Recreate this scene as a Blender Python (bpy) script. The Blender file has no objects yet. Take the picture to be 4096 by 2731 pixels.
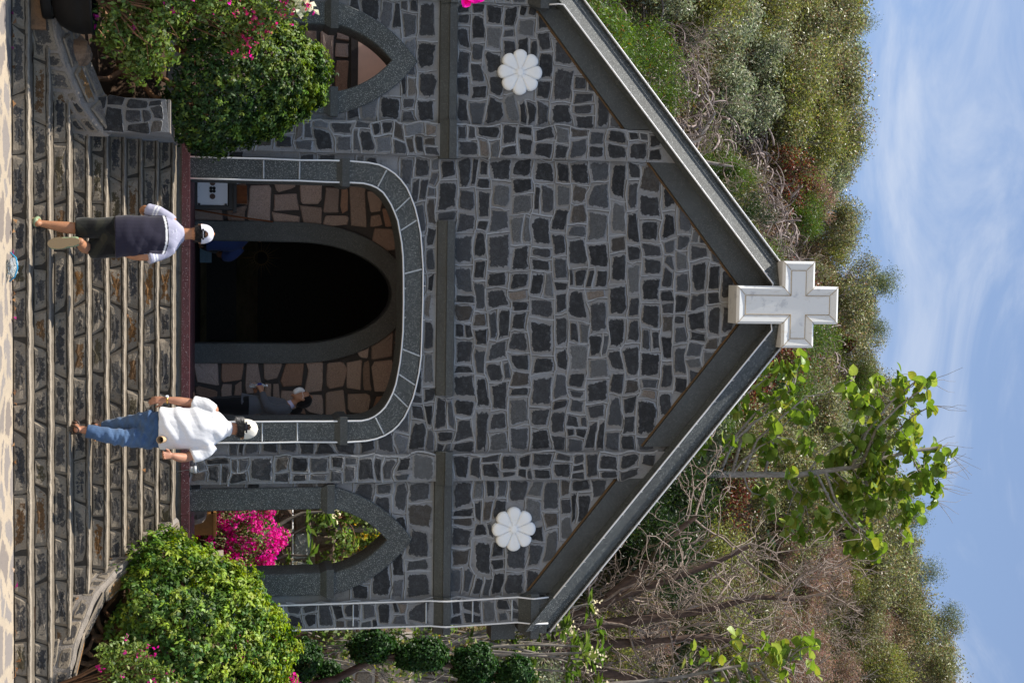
import bpy, math, random
import numpy as np
from mathutils import Vector, Matrix, noise as mnoise

scene = bpy.context.scene
COL = scene.collection
R = math.radians

# ------------------------------------------------------------------ camera
TH, PI_, RO = R(3.2), R(11.0), 0.0045           # heading, pitch, roll
fh = Vector((math.sin(TH), math.cos(TH), 0)); UPV = Vector((0, 0, 1))
fw = math.cos(PI_) * fh + math.sin(PI_) * UPV
up = -math.sin(PI_) * fh + math.cos(PI_) * UPV
ri = Vector((math.cos(TH), -math.sin(TH), 0))
eu = ri * math.cos(RO) + up * math.sin(RO)
ev = up * math.cos(RO) - ri * math.sin(RO)
CAM = Vector((-0.4623, -16.1616, 2.0384))
cd = bpy.data.cameras.new('camera'); cam = bpy.data.objects.new('camera', cd); COL.objects.link(cam)
# the photograph was taken with the camera held on its side
cam.matrix_world = Matrix(((ev.x, -eu.x, -fw.x, CAM.x), (ev.y, -eu.y, -fw.y, CAM.y),
                           (ev.z, -eu.z, -fw.z, CAM.z), (0, 0, 0, 1)))
cd.sensor_fit = 'HORIZONTAL'; cd.sensor_width = 36.0; cd.lens = 49.42
cd.clip_start = 0.1; cd.clip_end = 2000
scene.camera = cam

# ------------------------------------------------------------------ sky and sun
ELEV, AZ = R(60), R(-4.5)      # sun from the left, almost in the plane of the facade
SUN = Vector((-math.cos(ELEV) * math.cos(AZ), math.cos(ELEV) * math.sin(AZ), math.sin(ELEV)))
w = bpy.data.worlds.new('World'); scene.world = w; w.use_nodes = True
nt = w.node_tree; nt.nodes.clear()
out = nt.nodes.new('ShaderNodeOutputWorld')
sky = nt.nodes.new('ShaderNodeTexSky'); sky.sky_type = 'NISHITA'; sky.sun_disc = False
sky.sun_elevation = ELEV; sky.sun_rotation = math.atan2(SUN.x, SUN.y) % (2 * math.pi)
sky.air_density = 1.0; sky.dust_density = 0.4; sky.ozone_density = 2.5
bg = nt.nodes.new('ShaderNodeBackground'); bg.inputs['Strength'].default_value = 0.1
bgc = nt.nodes.new('ShaderNodeBackground'); bgc.inputs['Color'].default_value = (0.86, 0.91, 1.0, 1)
bgc.inputs['Strength'].default_value = 0.52
tc = nt.nodes.new('ShaderNodeTexCoord')
mp = nt.nodes.new('ShaderNodeMapping'); mp.inputs['Scale'].default_value = (1.2, 1.0, 3.4); mp.inputs['Rotation'].default_value = (0.2, 0.5, 0.3)
n1 = nt.nodes.new('ShaderNodeTexNoise'); n1.inputs['Scale'].default_value = 4.6; n1.inputs['Detail'].default_value = 9
n1.inputs['Roughness'].default_value = 0.58; n1.inputs['Distortion'].default_value = 0.6
n2 = nt.nodes.new('ShaderNodeTexNoise'); n2.inputs['Scale'].default_value = 1.1; n2.inputs['Detail'].default_value = 3
mul = nt.nodes.new('ShaderNodeMath'); mul.operation = 'MULTIPLY'
rp = nt.nodes.new('ShaderNodeMapRange'); rp.inputs['From Min'].default_value = 0.26; rp.inputs['From Max'].default_value = 0.46
rp.inputs['To Min'].default_value = 0.11; rp.inputs['To Max'].default_value = 0.6; rp.interpolation_type = 'SMOOTHSTEP'
mx = nt.nodes.new('ShaderNodeMixShader')
L = nt.links.new
L(tc.outputs['Generated'], mp.inputs['Vector']); L(mp.outputs['Vector'], n1.inputs['Vector']); L(tc.outputs['Generated'], n2.inputs['Vector'])
L(n1.outputs['Fac'], mul.inputs[0]); L(n2.outputs['Fac'], mul.inputs[1]); L(mul.outputs[0], rp.inputs['Value'])
L(sky.outputs['Color'], bg.inputs['Color']); L(bg.outputs[0], mx.inputs[1]); L(bgc.outputs[0], mx.inputs[2])
L(rp.outputs['Result'], mx.inputs['Fac']); L(mx.outputs[0], out.inputs['Surface'])
sd = bpy.data.lights.new('sun', 'SUN'); sd.energy = 4.2; sd.angle = R(0.53); sd.color = (1.0, 0.94, 0.85)
so = bpy.data.objects.new('sun', sd); COL.objects.link(so)
so.rotation_euler = (-SUN).to_track_quat('-Z', 'Y').to_euler()
so.location = (-20, -10, 30)
vs = scene.view_settings
vs.view_transform = 'Standard'; vs.look = 'None'; vs.gamma = 1.0; vs.use_curve_mapping = False
vs.exposure = 0.9
scene.render.engine = 'CYCLES'

# ------------------------------------------------------------------ helpers
def tag(o, label=None, cat=None, group=None, kind=None):
    if label: o['label'] = label
    if cat: o['category'] = cat
    if group: o['group'] = group
    if kind: o['kind'] = kind
    return o

def empty(name, loc=(0, 0, 0), label=None, cat=None, group=None):
    o = bpy.data.objects.new(name, None); COL.objects.link(o); o.location = loc
    o.empty_display_size = 0.2
    return tag(o, label, cat, group)

def link(name, me, parent=None, loc=None):
    o = bpy.data.objects.new(name, me); COL.objects.link(o)
    if parent is not None:
        o.parent = parent
        # geometry is built in world coordinates: undo the parent's placement
        pw = Vector((0, 0, 0)); q = parent
        while q is not None:
            pw += q.location; q = q.parent
        o.location = -pw + (Vector(loc) if loc else Vector((0, 0, 0)))
        if parent.get('_local'): o.location = Vector(loc) if loc else Vector((0, 0, 0))
    elif loc: o.location = loc
    return o

def mesh_np(name, V, F, mat, smooth=False, col=None, mats=None, fmi=None):
    """V (n,3) array; F: (m,k) array of equal-size faces, or list of faces"""
    me = bpy.data.meshes.new(name)
    V = np.asarray(V, dtype=np.float32)
    if isinstance(F, np.ndarray):
        k = F.shape[1]; m = F.shape[0]
        me.vertices.add(len(V)); me.vertices.foreach_set('co', V.ravel())
        me.loops.add(m * k); me.loops.foreach_set('vertex_index', F.astype(np.int32).ravel())
        me.polygons.add(m); me.polygons.foreach_set('loop_start', np.arange(0, m * k, k, dtype=np.int32))
        me.update(calc_edges=True)
    else:
        me.from_pydata(V.tolist(), [], F)
    if col is not None:
        a = me.color_attributes.new('Col', 'FLOAT_COLOR', 'POINT')
        c = np.ones((len(V), 4), dtype=np.float32); col = np.asarray(col); c[:, :col.shape[1]] = col
        a.data.foreach_set('color', c.ravel())
    for mm in (mats or [mat]): me.materials.append(mm)
    if fmi is not None: me.polygons.foreach_set('material_index', np.asarray(fmi, dtype=np.int32))
    if smooth: me.polygons.foreach_set('use_smooth', np.ones(len(me.polygons), dtype=bool))
    me.update()
    return me

class MB:
    def __init__(s): s.v = []; s.f = []; s.c = []
    def add(s, verts, faces, col=None):
        b = len(s.v); s.v += [tuple(p) for p in verts]; s.f += [tuple(i + b for i in f) for f in faces]
        if col is not None: s.c += list(col)
    def box(s, x0, x1, y0, y1, z0, z1):
        s.add([(x0, y0, z0), (x1, y0, z0), (x1, y1, z0), (x0, y1, z0), (x0, y0, z1), (x1, y0, z1), (x1, y1, z1), (x0, y1, z1)],
              [(0, 3, 2, 1), (4, 5, 6, 7), (0, 1, 5, 4), (1, 2, 6, 5), (2, 3, 7, 6), (3, 0, 4, 7)])
    def prism(s, poly, y0, y1):
        """poly: (x,z) list, counter-clockwise seen from the front (-Y); extruded y0 (front) -> y1"""
        n = len(poly)
        s.add([(x, y0, z) for x, z in poly] + [(x, y1, z) for x, z in poly],
              [tuple(range(n)), tuple(range(2 * n - 1, n - 1, -1))] + [(i, i + n, (i + 1) % n + n, (i + 1) % n) for i in range(n)])
    def tube(s, pts, r, k=6, caps=True):
        pts = [Vector(p) for p in pts]; n = len(pts)
        rr = r if hasattr(r, '__len__') else [r] * n
        b = len(s.v); prev = None
        for i, p in enumerate(pts):
            t = (pts[min(i + 1, n - 1)] - pts[max(i - 1, 0)])
            if t.length < 1e-9: t = Vector((0, 0, 1))
            t.normalize()
            if prev is None:
                a = t.orthogonal().normalized()
            else:
                a = prev - t * prev.dot(t)
                a = a.normalized() if a.length > 1e-6 else t.orthogonal().normalized()
            prev = a; c = t.cross(a)
            for j in range(k):
                q = 2 * math.pi * j / k
                s.v.append(tuple(p + (a * math.cos(q) + c * math.sin(q)) * rr[i]))
        for i in range(n - 1):
            for j in range(k):
                s.f.append((b + i * k + j, b + i * k + (j + 1) % k, b + (i + 1) * k + (j + 1) % k, b + (i + 1) * k + j))
        if caps:
            s.f.append(tuple(b + j for j in range(k - 1, -1, -1))); s.f.append(tuple(b + (n - 1) * k + j for j in range(k)))
    def build(s, name, mat, parent=None, smooth=False, loc=None):
        me = mesh_np(name, s.v, s.f, mat, smooth, col=s.c if s.c else None)
        return link(name, me, parent, loc)

# ------------------------------------------------------------------ materials
class N:
    """small node-graph helper"""
    def __init__(s, name):
        s.m = bpy.data.materials.new(name); s.m.use_nodes = True
        s.t = s.m.node_tree; s.b = s.t.nodes['Principled BSDF']; s.o = s.t.nodes['Material Output']
    def n(s, typ, **kw):
        nd = s.t.nodes.new(typ)
        for k, v in kw.items():
            if k in nd.inputs: nd.inputs[k].default_value = v
            else: setattr(nd, k, v)
        return nd
    def l(s, a, b): s.t.links.new(a, b)
    def coord(s, kind='Object', scale=(1, 1, 1), rot=(0, 0, 0)):
        t = s.n('ShaderNodeTexCoord'); m = s.n('ShaderNodeMapping'); m.inputs['Scale'].default_value = scale; m.inputs['Rotation'].default_value = rot
        s.l(t.outputs[kind], m.inputs['Vector']); return m.outputs['Vector']
    def noise(s, vec, scale, detail=4, rough=0.55, dist=0.0):
        n = s.n('ShaderNodeTexNoise', Scale=scale, Detail=detail, Roughness=rough, Distortion=dist); s.l(vec, n.inputs['Vector']); return n.outputs['Fac']
    def ramp(s, fac, stops, interp='LINEAR'):
        r = s.n('ShaderNodeValToRGB'); r.color_ramp.interpolation = interp
        e = r.color_ramp.elements
        while len(e) < len(stops): e.new(0.5)
        for el, (p, c) in zip(e, stops): el.position = p; el.color = (c[0], c[1], c[2], 1)
        s.l(fac, r.inputs['Fac']); return r.outputs['Color']
    def rng(s, fac, a, b, c=0.0, d=1.0):
        r = s.n('ShaderNodeMapRange'); r.interpolation_type = 'SMOOTHSTEP'
        for k, v in zip(('From Min', 'From Max', 'To Min', 'To Max'), (a, b, c, d)): r.inputs[k].default_value = v
        s.l(fac, r.inputs['Value']); return r.outputs['Result']
    def math(s, op, a, b):
        m = s.n('ShaderNodeMath', operation=op)
        for i, x in enumerate((a, b)):
            if isinstance(x, (int, float)): m.inputs[i].default_value = x
            else: s.l(x, m.inputs[i])
        return m.outputs[0]
    def mix(s, fac, a, b, mode='MIX'):
        m = s.n('ShaderNodeMixRGB', blend_type=mode)
        if isinstance(fac, (int, float)): m.inputs['Fac'].default_value = fac
        else: s.l(fac, m.inputs['Fac'])
        for i, x in (('Color1', a), ('Color2', b)):
            if isinstance(x, tuple): m.inputs[i].default_value = (x[0], x[1], x[2], 1)
            else: s.l(x, m.inputs[i])
        return m.outputs['Color']
    def bump(s, h, strength=0.4, dist=0.01):
        b = s.n('ShaderNodeBump', Strength=strength, Distance=dist); s.l(h, b.inputs['Height']); s.l(b.outputs['Normal'], s.b.inputs['Normal'])
    def fin(s, col, rough=0.8, spec=0.3, metal=0.0):
        if isinstance(col, tuple): s.b.inputs['Base Color'].default_value = (col[0], col[1], col[2], 1)
        else: s.l(col, s.b.inputs['Base Color'])
        if isinstance(rough, (int, float)): s.b.inputs['Roughness'].default_value = rough
        else: s.l(rough, s.b.inputs['Roughness'])
        s.b.inputs['Specular IOR Level'].default_value = spec; s.b.inputs['Metallic'].default_value = metal
        return s.m

def m_plain(name, c, rough=0.7, spec=0.3, var=0.12, scale=25, bump=0.0, metal=0.0):
    g = N(name); v = g.coord(); f = g.noise(v, scale)
    col = g.mix(g.rng(f, 0.3, 0.7), tuple(x * (1 - var) for x in c), tuple(min(1, x * (1 + var)) for x in c))
    if bump: g.bump(f, bump, 0.005)
    return g.fin(col, rough, spec, metal)

def m_stone(name, mortar, mortar2, lo=0.28, hi=0.46, grain=90, amp=0.55, rough=0.85):
    """stone face whose rim is smeared with mortar; Col = stone colour, alpha = 0 at the rim, 1 inside"""
    g = N(name); v = g.coord()
    a = g.n('ShaderNodeAttribute', attribute_name='Col')
    f = g.noise(v, 17, 8, 0.72); fine = g.noise(v, grain, 3, 0.6); big = g.noise(v, 3.0, 3)
    s = g.math('ADD', a.outputs['Alpha'], g.math('MULTIPLY', g.math('SUBTRACT', f, 0.5), amp * 2))
    k = g.rng(s, lo, hi)
    st = g.mix(g.rng(fine, 0.25, 0.75, 0.0, 0.55), a.outputs['Color'], (0.0, 0.0, 0.0))
    st = g.mix(g.rng(f, 0.45, 0.8, 0.0, 0.22), st, mortar)
    sp = g.rng(g.noise(v, 190, 1), 0.72, 0.78)
    st = g.mix(g.math('MULTIPLY', sp, 0.35), st, (0.5, 0.5, 0.5))
    mo = g.mix(g.rng(big, 0.3, 0.7), mortar, mortar2)
    mo = g.mix(g.rng(fine, 0.3, 0.75, 0.0, 0.45), mo, tuple(x * 0.45 for x in mortar))
    g.bump(g.math('ADD', g.math('MULTIPLY', fine, 0.5), f), 0.55, 0.012)
    return g.fin(g.mix(k, mo, st), rough, 0.25)

def m_mortar(name, a, b, dark, sc=1.0):
    g = N(name); v = g.coord()
    f = g.noise(v, 9 * sc, 6, 0.65); fine = g.noise(v, 70 * sc, 3, 0.6); big = g.noise(v, 1.7 * sc, 3)
    c = g.mix(g.rng(big, 0.3, 0.7), a, b)
    c = g.mix(g.rng(f, 0.52, 0.72, 0.0, 0.75), c, dark)
    c = g.mix(g.rng(fine, 0.3, 0.75, 0.0, 0.35), c, tuple(x * 0.4 for x in a))
    g.bump(g.math('ADD', fine, f), 0.6, 0.012)
    return g.fin(c, 0.9, 0.2)

def m_terrazzo(name, base, base2, chip, scale=170, thr=0.16):
    g = N(name); v = g.coord()
    vo = g.n('ShaderNodeTexVoronoi', Scale=scale); g.l(v, vo.inputs['Vector'])
    k = g.math('LESS_THAN', vo.outputs['Distance'], thr)
    wn = g.n('ShaderNodeTexWhiteNoise'); g.l(vo.outputs['Position'], wn.inputs['Vector'])
    k = g.math('MULTIPLY', k, g.rng(wn.outputs['Value'], 0.35, 0.9))
    big = g.noise(v, 2.2, 5, 0.6); f = g.noise(v, 30, 3)
    c = g.mix(g.rng(big, 0.35, 0.65), base, base2); c = g.mix(g.rng(f, 0.3, 0.7, 0, 0.4), c, tuple(x * 0.5 for x in base))
    g.bump(f, 0.25, 0.004)
    return g.fin(g.mix(k, c, chip), 0.6, 0.35)

def m_leaf(name, trans=0.35, rough=0.42, spec=0.4):
    g = N(name)
    a = g.n('ShaderNodeAttribute', attribute_name='Col')
    g.fin(a.outputs['Color'], rough, spec)
    t = g.n('ShaderNodeBsdfTranslucent'); hs = g.n('ShaderNodeHueSaturation', Saturation=1.15, Value=1.5, Hue=0.49)
    g.l(a.outputs['Color'], hs.inputs['Color']); g.l(hs.outputs['Color'], t.inputs['Color'])
    mx = g.n('ShaderNodeMixShader'); mx.inputs['Fac'].default_value = trans
    g.l(g.b.outputs[0], mx.inputs[1]); g.l(t.outputs[0], mx.inputs[2]); g.l(mx.outputs[0], g.o.inputs['Surface'])
    return g.m

def m_bark(name, a, b, scale=18):
    g = N(name); v = g.coord(scale=(1, 1, 0.35)); f = g.noise(v, scale, 6, 0.65)
    g.bump(f, 0.6, 0.01)
    return g.fin(g.mix(g.rng(f, 0.3, 0.7), a, b), 0.85, 0.2)

def m_attr(name, rough=0.8, spec=0.25, bump=0.25, scale=260, sheen=0.0):
    g = N(name); a = g.n('ShaderNodeAttribute', attribute_name='Col'); v = g.coord()
    f = g.noise(v, scale, 2)
    c = g.mix(g.rng(f, 0.3, 0.7, 0, 0.18), a.outputs['Color'], (0, 0, 0))
    g.bump(f, bump, 0.002)
    g.fin(c, rough, spec)
    if sheen: g.b.inputs['Sheen Weight'].default_value = sheen
    return g.m

M = {}
M['mortar'] = m_mortar('mortar', (0.25, 0.26, 0.275), (0.205, 0.195, 0.18), (0.085, 0.085, 0.085))
M['pointing'] = m_mortar('pointing', (0.36, 0.375, 0.395), (0.29, 0.29, 0.285), (0.18, 0.175, 0.17), 2)
M['stone'] = m_stone('wall_stone', (0.24, 0.25, 0.265), (0.19, 0.175, 0.155), lo=.26, hi=.36, amp=.8)
M['stepstone'] = m_stone('step_stone', (0.27, 0.222, 0.165), (0.20, 0.168, 0.128), lo=0.72, hi=0.79, grain=60, amp=1.35)
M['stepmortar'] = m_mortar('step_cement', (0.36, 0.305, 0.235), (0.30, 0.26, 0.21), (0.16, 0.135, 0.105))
M['riser_dimtread'] = m_mortar('riser_dim_tread_cement', (0.20, 0.166, 0.124), (0.15, 0.127, 0.098), (0.06, 0.05, 0.039), 1.6)
M['stain'] = m_mortar('rust_stain', (0.13, 0.075, 0.035), (0.10, 0.065, 0.035), (0.05, 0.035, 0.02))
M['parapet'] = m_mortar('parapet_cement', (0.29, 0.25, 0.21), (0.24, 0.215, 0.19), (0.11, 0.095, 0.08), 1.3)
M['joint'] = m_plain('step_joint', (0.055, 0.048, 0.04), 0.95, 0.1)
M['terrazzo'] = m_terrazzo('dark_terrazzo', (0.066, 0.074, 0.073), (0.052, 0.056, 0.054), (0.40, 0.41, 0.385), 110, 0.34)
M['terrazzo_band'] = m_terrazzo('grey_terrazzo', (0.062, 0.068, 0.068), (0.05, 0.052, 0.05), (0.22, 0.23, 0.215), 130, 0.28)
M['redslab'] = m_terrazzo('red_terrazzo', (0.135, 0.042, 0.045), (0.10, 0.035, 0.037), (0.6, 0.5, 0.48), 85, 0.24)
M['pinkstone'] = m_stone('pink_granite', (0.12, 0.075, 0.06), (0.09, 0.06, 0.05), lo=-0.2, hi=0.05, grain=120)
M['pinkmortar'] = m_mortar('dark_pointing', (0.062, 0.055, 0.052), (0.05, 0.046, 0.045), (0.03, 0.028, 0.028))
M['plaster'] = m_plain('pink_plaster', (0.74, 0.50, 0.40), 0.9, 0.1, 0.04, 6)
M['white'] = m_plain('white_paint', (0.80, 0.80, 0.78), 0.45, 0.4, 0.03, 8)
def m_cross():
    g = N('weathered_white'); v = g.coord(); f = g.noise(v, 5, 6, 0.7); st = g.noise(g.coord(scale=(3, 3, 0.6)), 6, 5, 0.7)
    c = g.mix(g.rng(f, 0.56, 0.66, 0, 0.6), (0.66, 0.665, 0.65), (0.40, 0.41, 0.43))
    c = g.mix(g.rng(st, 0.55, 0.72, 0, 0.5), c, (0.46, 0.41, 0.32))
    return g.fin(c, 0.4, 0.4)
M['cross'] = m_cross()
M['seam'] = m_plain('seam', (0.35, 0.27, 0.17), 0.8)
M['led'] = m_plain('rope_plastic', (0.72, 0.72, 0.72), 0.35, 0.5, 0.04, 60)
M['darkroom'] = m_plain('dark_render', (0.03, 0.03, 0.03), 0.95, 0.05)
M['blackmetal'] = m_plain('black_metal', (0.02, 0.02, 0.022), 0.5, 0.4)
M['whitemetal'] = None
def m_whitemetal():
    g = N('rusted_white_metal'); v = g.coord(); f = g.noise(v, 16, 6, 0.75)
    return g.fin(g.mix(g.rng(f, 0.66, 0.7), (0.62, 0.64, 0.68), (0.10, 0.05, 0.025)), 0.5, 0.4)
M['whitemetal'] = m_whitemetal()
M['rooftile'] = m_plain('roof_concrete', (0.2, 0.19, 0.18), 0.9)
M['soil'] = m_mortar('soil', (0.06, 0.035, 0.02), (0.045, 0.028, 0.018), (0.02, 0.014, 0.01))
M['wood'] = m_bark('brown_wood', (0.16, 0.055, 0.02), (0.09, 0.03, 0.012), 14)
M['bark'] = m_bark('grey_bark', (0.27, 0.24, 0.21), (0.13, 0.11, 0.09))
M['barkred'] = m_bark('red_brown_bark', (0.13, 0.085, 0.065), (0.06, 0.04, 0.032))
M['barkpale'] = m_bark('pale_bark', (0.36, 0.33, 0.30), (0.2, 0.17, 0.15))
M['barkbrown'] = m_bark('brown_bark', (0.20, 0.10, 0.05), (0.10, 0.055, 0.03))
M['twig'] = m_bark('dry_twig', (0.34, 0.27, 0.225), (0.19, 0.148, 0.122))
M['leaf'] = m_leaf('leaf'); M['leafgloss'] = m_leaf('leaf_glossy', 0.28, 0.5, 0.28); M['petal'] = m_leaf('petal', 0.45, 0.6, 0.2)
M['skin'] = m_attr('skin', 0.55, 0.35, 0.12, 200)
M['cloth'] = m_attr('cloth', 0.85, 0.15, 0.3, 420, 0.15)
M['leather'] = m_attr('leather', 0.5, 0.4, 0.2)
M['pot'] = m_plain('black_pot', (0.008, 0.0075, 0.0075), 0.55, 0.12)
M['rock'] = m_mortar('rock', (0.22, 0.13, 0.075), (0.26, 0.22, 0.18), (0.10, 0.07, 0.05), 0.8)
M['terracotta'] = m_plain('ochre_planter', (0.27, 0.125, 0.035), 0.7)
M['concrete'] = m_plain('pale_concrete', (0.42, 0.37, 0.31), 0.85)
M['plasticgrey'] = m_plain('grey_plastic', (0.42, 0.44, 0.45), 0.4, 0.5)
M['gold'] = m_plain('gold', (0.6, 0.38, 0.1), 0.3, 0.5, metal=1.0); M['dullgold'] = m_plain('dull_gold', (0.10, 0.06, 0.018), 0.6, 0.3)
M['bluepanel'] = m_plain('blue_panel', (0.16, 0.26, 0.36), 0.5)
M['paper'] = m_plain('kraft_paper', (0.45, 0.31, 0.18), 0.8)
M['letter'] = m_plain('white_lettering', (0.8, 0.8, 0.85), 0.6)
def m_ground():
    g = N('crazy_paving'); v = g.coord()
    wv = g.n('ShaderNodeMixRGB', blend_type='ADD'); wv.inputs['Fac'].default_value = 1.0
    nn = g.n('ShaderNodeTexNoise', Scale=2.2, Detail=4); g.l(v, nn.inputs['Vector']); sc = g.mix(1.0, nn.outputs['Color'], (0.35, 0.35, 0.35), 'MULTIPLY')
    g.l(v, wv.inputs['Color1']); g.l(sc, wv.inputs['Color2'])
    vo = g.n('ShaderNodeTexVoronoi', Scale=2.6, feature='DISTANCE_TO_EDGE'); g.l(wv.outputs['Color'], vo.inputs['Vector'])
    v2 = g.n('ShaderNodeTexVoronoi', Scale=2.6); g.l(wv.outputs['Color'], v2.inputs['Vector'])
    fn = g.noise(v, 22, 5, 0.65); fine = g.noise(v, 90, 3)
    e = g.math('ADD', vo.outputs['Distance'], g.math('MULTIPLY', g.math('SUBTRACT', fn, 0.5), 0.42))
    k = g.rng(e, 0.10, 0.16)
    st = g.mix(v2.outputs['Color'], (0.20, 0.165, 0.14), (0.27, 0.25, 0.24)); st = g.mix(0.35, st, (0.23, 0.20, 0.175))
    cem = g.mix(g.rng(g.noise(v, 1.5, 4), 0.3, 0.7), (0.44, 0.365, 0.27), (0.375, 0.315, 0.24))
    c = g.mix(k, cem, st); c = g.mix(g.rng(fine, 0.35, 0.75, 0, 0.25), c, (0.1, 0.08, 0.06))
    g.bump(g.math('ADD', fn, fine), 0.5, 0.012)
    return g.fin(c, 0.9, 0.2)
M['ground'] = m_ground()
def m_hill():
    g = N('dry_hillside'); v = g.coord(); f = g.noise(v, 0.5, 6, 0.65); f2 = g.noise(v, 4, 5, 0.6)
    c = g.mix(g.rng(f, 0.35, 0.65), (0.12, 0.10, 0.05), (0.17, 0.12, 0.08)); c = g.mix(g.rng(f2, 0.4, 0.7, 0, 0.7), c, (0.06, 0.06, 0.025))
    g.bump(f2, 0.8, 0.1)
    return g.fin(c, 0.95, 0.1)
M['hill'] = m_hill()

# ------------------------------------------------------------------ the lie of the land
def sstep(t): t = np.clip(t, 0, 1); return t * t * (3 - 2 * t)
def hill_z(x, y):
    x = np.asarray(x, float); y = np.asarray(y, float)
    s = np.clip((y - 7) / 36, 0, 1)
    z = 2.6 + 25.5 * s + s * (0.16 * x + 0.007 * x * x) + np.minimum(s * 4, 1) * (0.5 * np.sin(x * .5 + y * .3) + 0.3 * np.sin(x * 1.1 - y * .7))
    z = z - np.maximum(y - 43, 0) * 0.55
    low = 1.30 + 1.3 * sstep((y - 3.6) / 3.4)
    return np.where(y < 7, low, z)

GS = 600.0
gm = MB(); gm.add([(-GS, -GS, 0), (GS, -GS, 0), (GS, GS, 0), (-GS, GS, 0)], [(0, 1, 2, 3)])
tag(gm.build('ground', M['ground']), kind='structure')

def grid(name, xs, ys, fz, mat):
    X, Y = np.meshgrid(xs, ys); Z = fz(X, Y)
    V = np.stack([X.ravel(), Y.ravel(), Z.ravel()], 1); nx, ny = len(xs), len(ys)
    i, j = np.meshgrid(np.arange(nx - 1), np.arange(ny - 1)); a = (j * nx + i).ravel()
    F = np.stack([a, a + 1, a + nx + 1, a + nx], 1)
    return link(name, mesh_np(name, V, F, mat, True))
tag(grid('hill', np.linspace(-60, 60, 121), np.linspace(3.4, 72, 140), lambda x, y: hill_z(x, y), M['hill']), kind='structure')

STEP_R, STEP_T, Y1 = 0.15, 0.2457, -2.648
XL = [-4.2, -2.42, -1.93, -1.67, -1.63, -1.64, -1.65, -1.66, -1.67]
XR = [5.4, 4.05, 3.28, 2.88, 2.72, 2.62, 2.54, 2.46, 2.37]
def bed_z(x, y):
    n = 0.05 * np.sin(3 * x + 2 * y) + 0.03 * np.sin(7 * x - 5 * y)
    return 0.16 + 1.12 * sstep((y + 2.5) / 2.6) + n * 0.6
tag(grid('planting_bed', np.linspace(2.2, 12, 60), np.linspace(-2.45, 4.2, 50),
         lambda x, y: np.where(y < 3.9, bed_z(x, y) - 0.5 * np.clip(2.75 - x, 0, .5) * (y < -.6) - np.maximum(0, (x - 3.0)) * 0.0, bed_z(x, y)), M['soil']), kind='structure')
tag(grid('planting_bed', np.linspace(-12, -1.75, 60), np.linspace(-2.45, 4.2, 50), lambda x, y: bed_z(x, y) - 0.25 * (y < -0.9) * np.clip((y + 2.6), 0, 1), M['soil']), kind='structure')

# ------------------------------------------------------------------ stones
SLATE = [((0.032, 0.033, 0.035), 46), ((0.046, 0.047, 0.050), 28), ((0.023, 0.0235, 0.025), 14), ((0.068, 0.072, 0.078), 14),
         ((0.11, 0.112, 0.113), 7), ((0.068, 0.060, 0.052), 7), ((0.17, 0.14, 0.115), 1.2), ((0.22, 0.095, 0.03), .35)]
STEPC = [((0.075, 0.068, 0.062), 40), ((0.055, 0.053, 0.053), 30), ((0.10, 0.09, 0.08), 15), ((0.16, 0.085, 0.035), 8), ((0.21, 0.10, 0.03), 5), ((0.10, 0.08, 0.045), 9)]
PINKC = [((0.36, 0.27, 0.225), 30), ((0.31, 0.22, 0.175), 20), ((0.39, 0.30, 0.26), 20), ((0.31, 0.19, 0.135), 12)]
FIELDC = [((0.17, 0.115, 0.085), 20), ((0.22, 0.165, 0.125), 20), ((0.13, 0.095, 0.075), 14), ((0.34, 0.35, 0.33), 12), ((0.28, 0.2, 0.14), 12)]
def pick(rng, pal):
    r = rng.random() * sum(k for _, k in pal)
    for c, k in pal:
        r -= k
        if r <= 0: break
    q = rng.uniform(0.8, 1.22)
    return tuple(x * q for x in c)

def stone_geo(poly, to3, h, col, rng, k1=0.86, k2=0.52):
    n = len(poly); cx = sum(p[0] for p in poly) / n; cz = sum(p[1] for p in poly) / n
    V = []; C = []
    for k, d, a in ((1.0, 0.0, 0.0), (k1, h, 0.42), (k2, h * 1.15, 1.0)):
        for (x, z) in poly:
            V.append(to3(cx + (x - cx) * k, cz + (z - cz) * k, d * (rng.uniform(0.8, 1.2) if d else 1))); C.append((*col, a))
    V.append(to3(cx, cz, h * 1.15)); C.append((*col, 1.0))
    F = []
    for r in range(2):
        for i in range(n):
            j = (i + 1) % n
            F.append((r * n + i, r * n + j, (r + 1) * n + j, (r + 1) * n + i))
    for i in range(n): F.append((2 * n + i, 2 * n + (i + 1) % n, 3 * n))
    return V, F, C

def warp(x, z):
    return (x + 0.050 * mnoise.noise(Vector((x * 3.6, z * 4.2, 3.1))) + .018 * mnoise.noise(Vector((x * 9, z * 10, 7.7))),
            z + 0.062 * mnoise.noise(Vector((x * 3.9, z * 4.4, 11.3))) + .020 * mnoise.noise(Vector((x * 9, z * 10, 1.7))) + .014 * math.sin(1.9 * x + 1.1 * z))

def cell_poly(xa, xb, za, zb, m, rng, n=10, wrp=True):
    a, b = (xb - xa) / 2 - m, (zb - za) / 2 - m
    if a < 0.02 or b < 0.02: return None
    cx, cz = (xa + xb) / 2, (za + zb) / 2
    e = rng.uniform(0.10, 0.34); P = []
    q0 = rng.uniform(-.12, .12); sk = rng.gauss(0, .10); tp = rng.gauss(0, .07)
    for i in range(n):
        t = 2 * math.pi * (i + .5) / n + q0
        c, s = math.cos(t), math.sin(t)
        x = math.copysign(abs(c) ** e, c) * a * rng.uniform(.90, 1.03); z = math.copysign(abs(s) ** e, s) * b * rng.uniform(.90, 1.03)
        x = x * (1 + tp * z / b) + sk * z * 0.6; z = z * (1 + tp * .6 * x / a)
        p = (cx + x, cz + z)
        P.append(warp(*p) if wrp else p)
    return P

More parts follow.
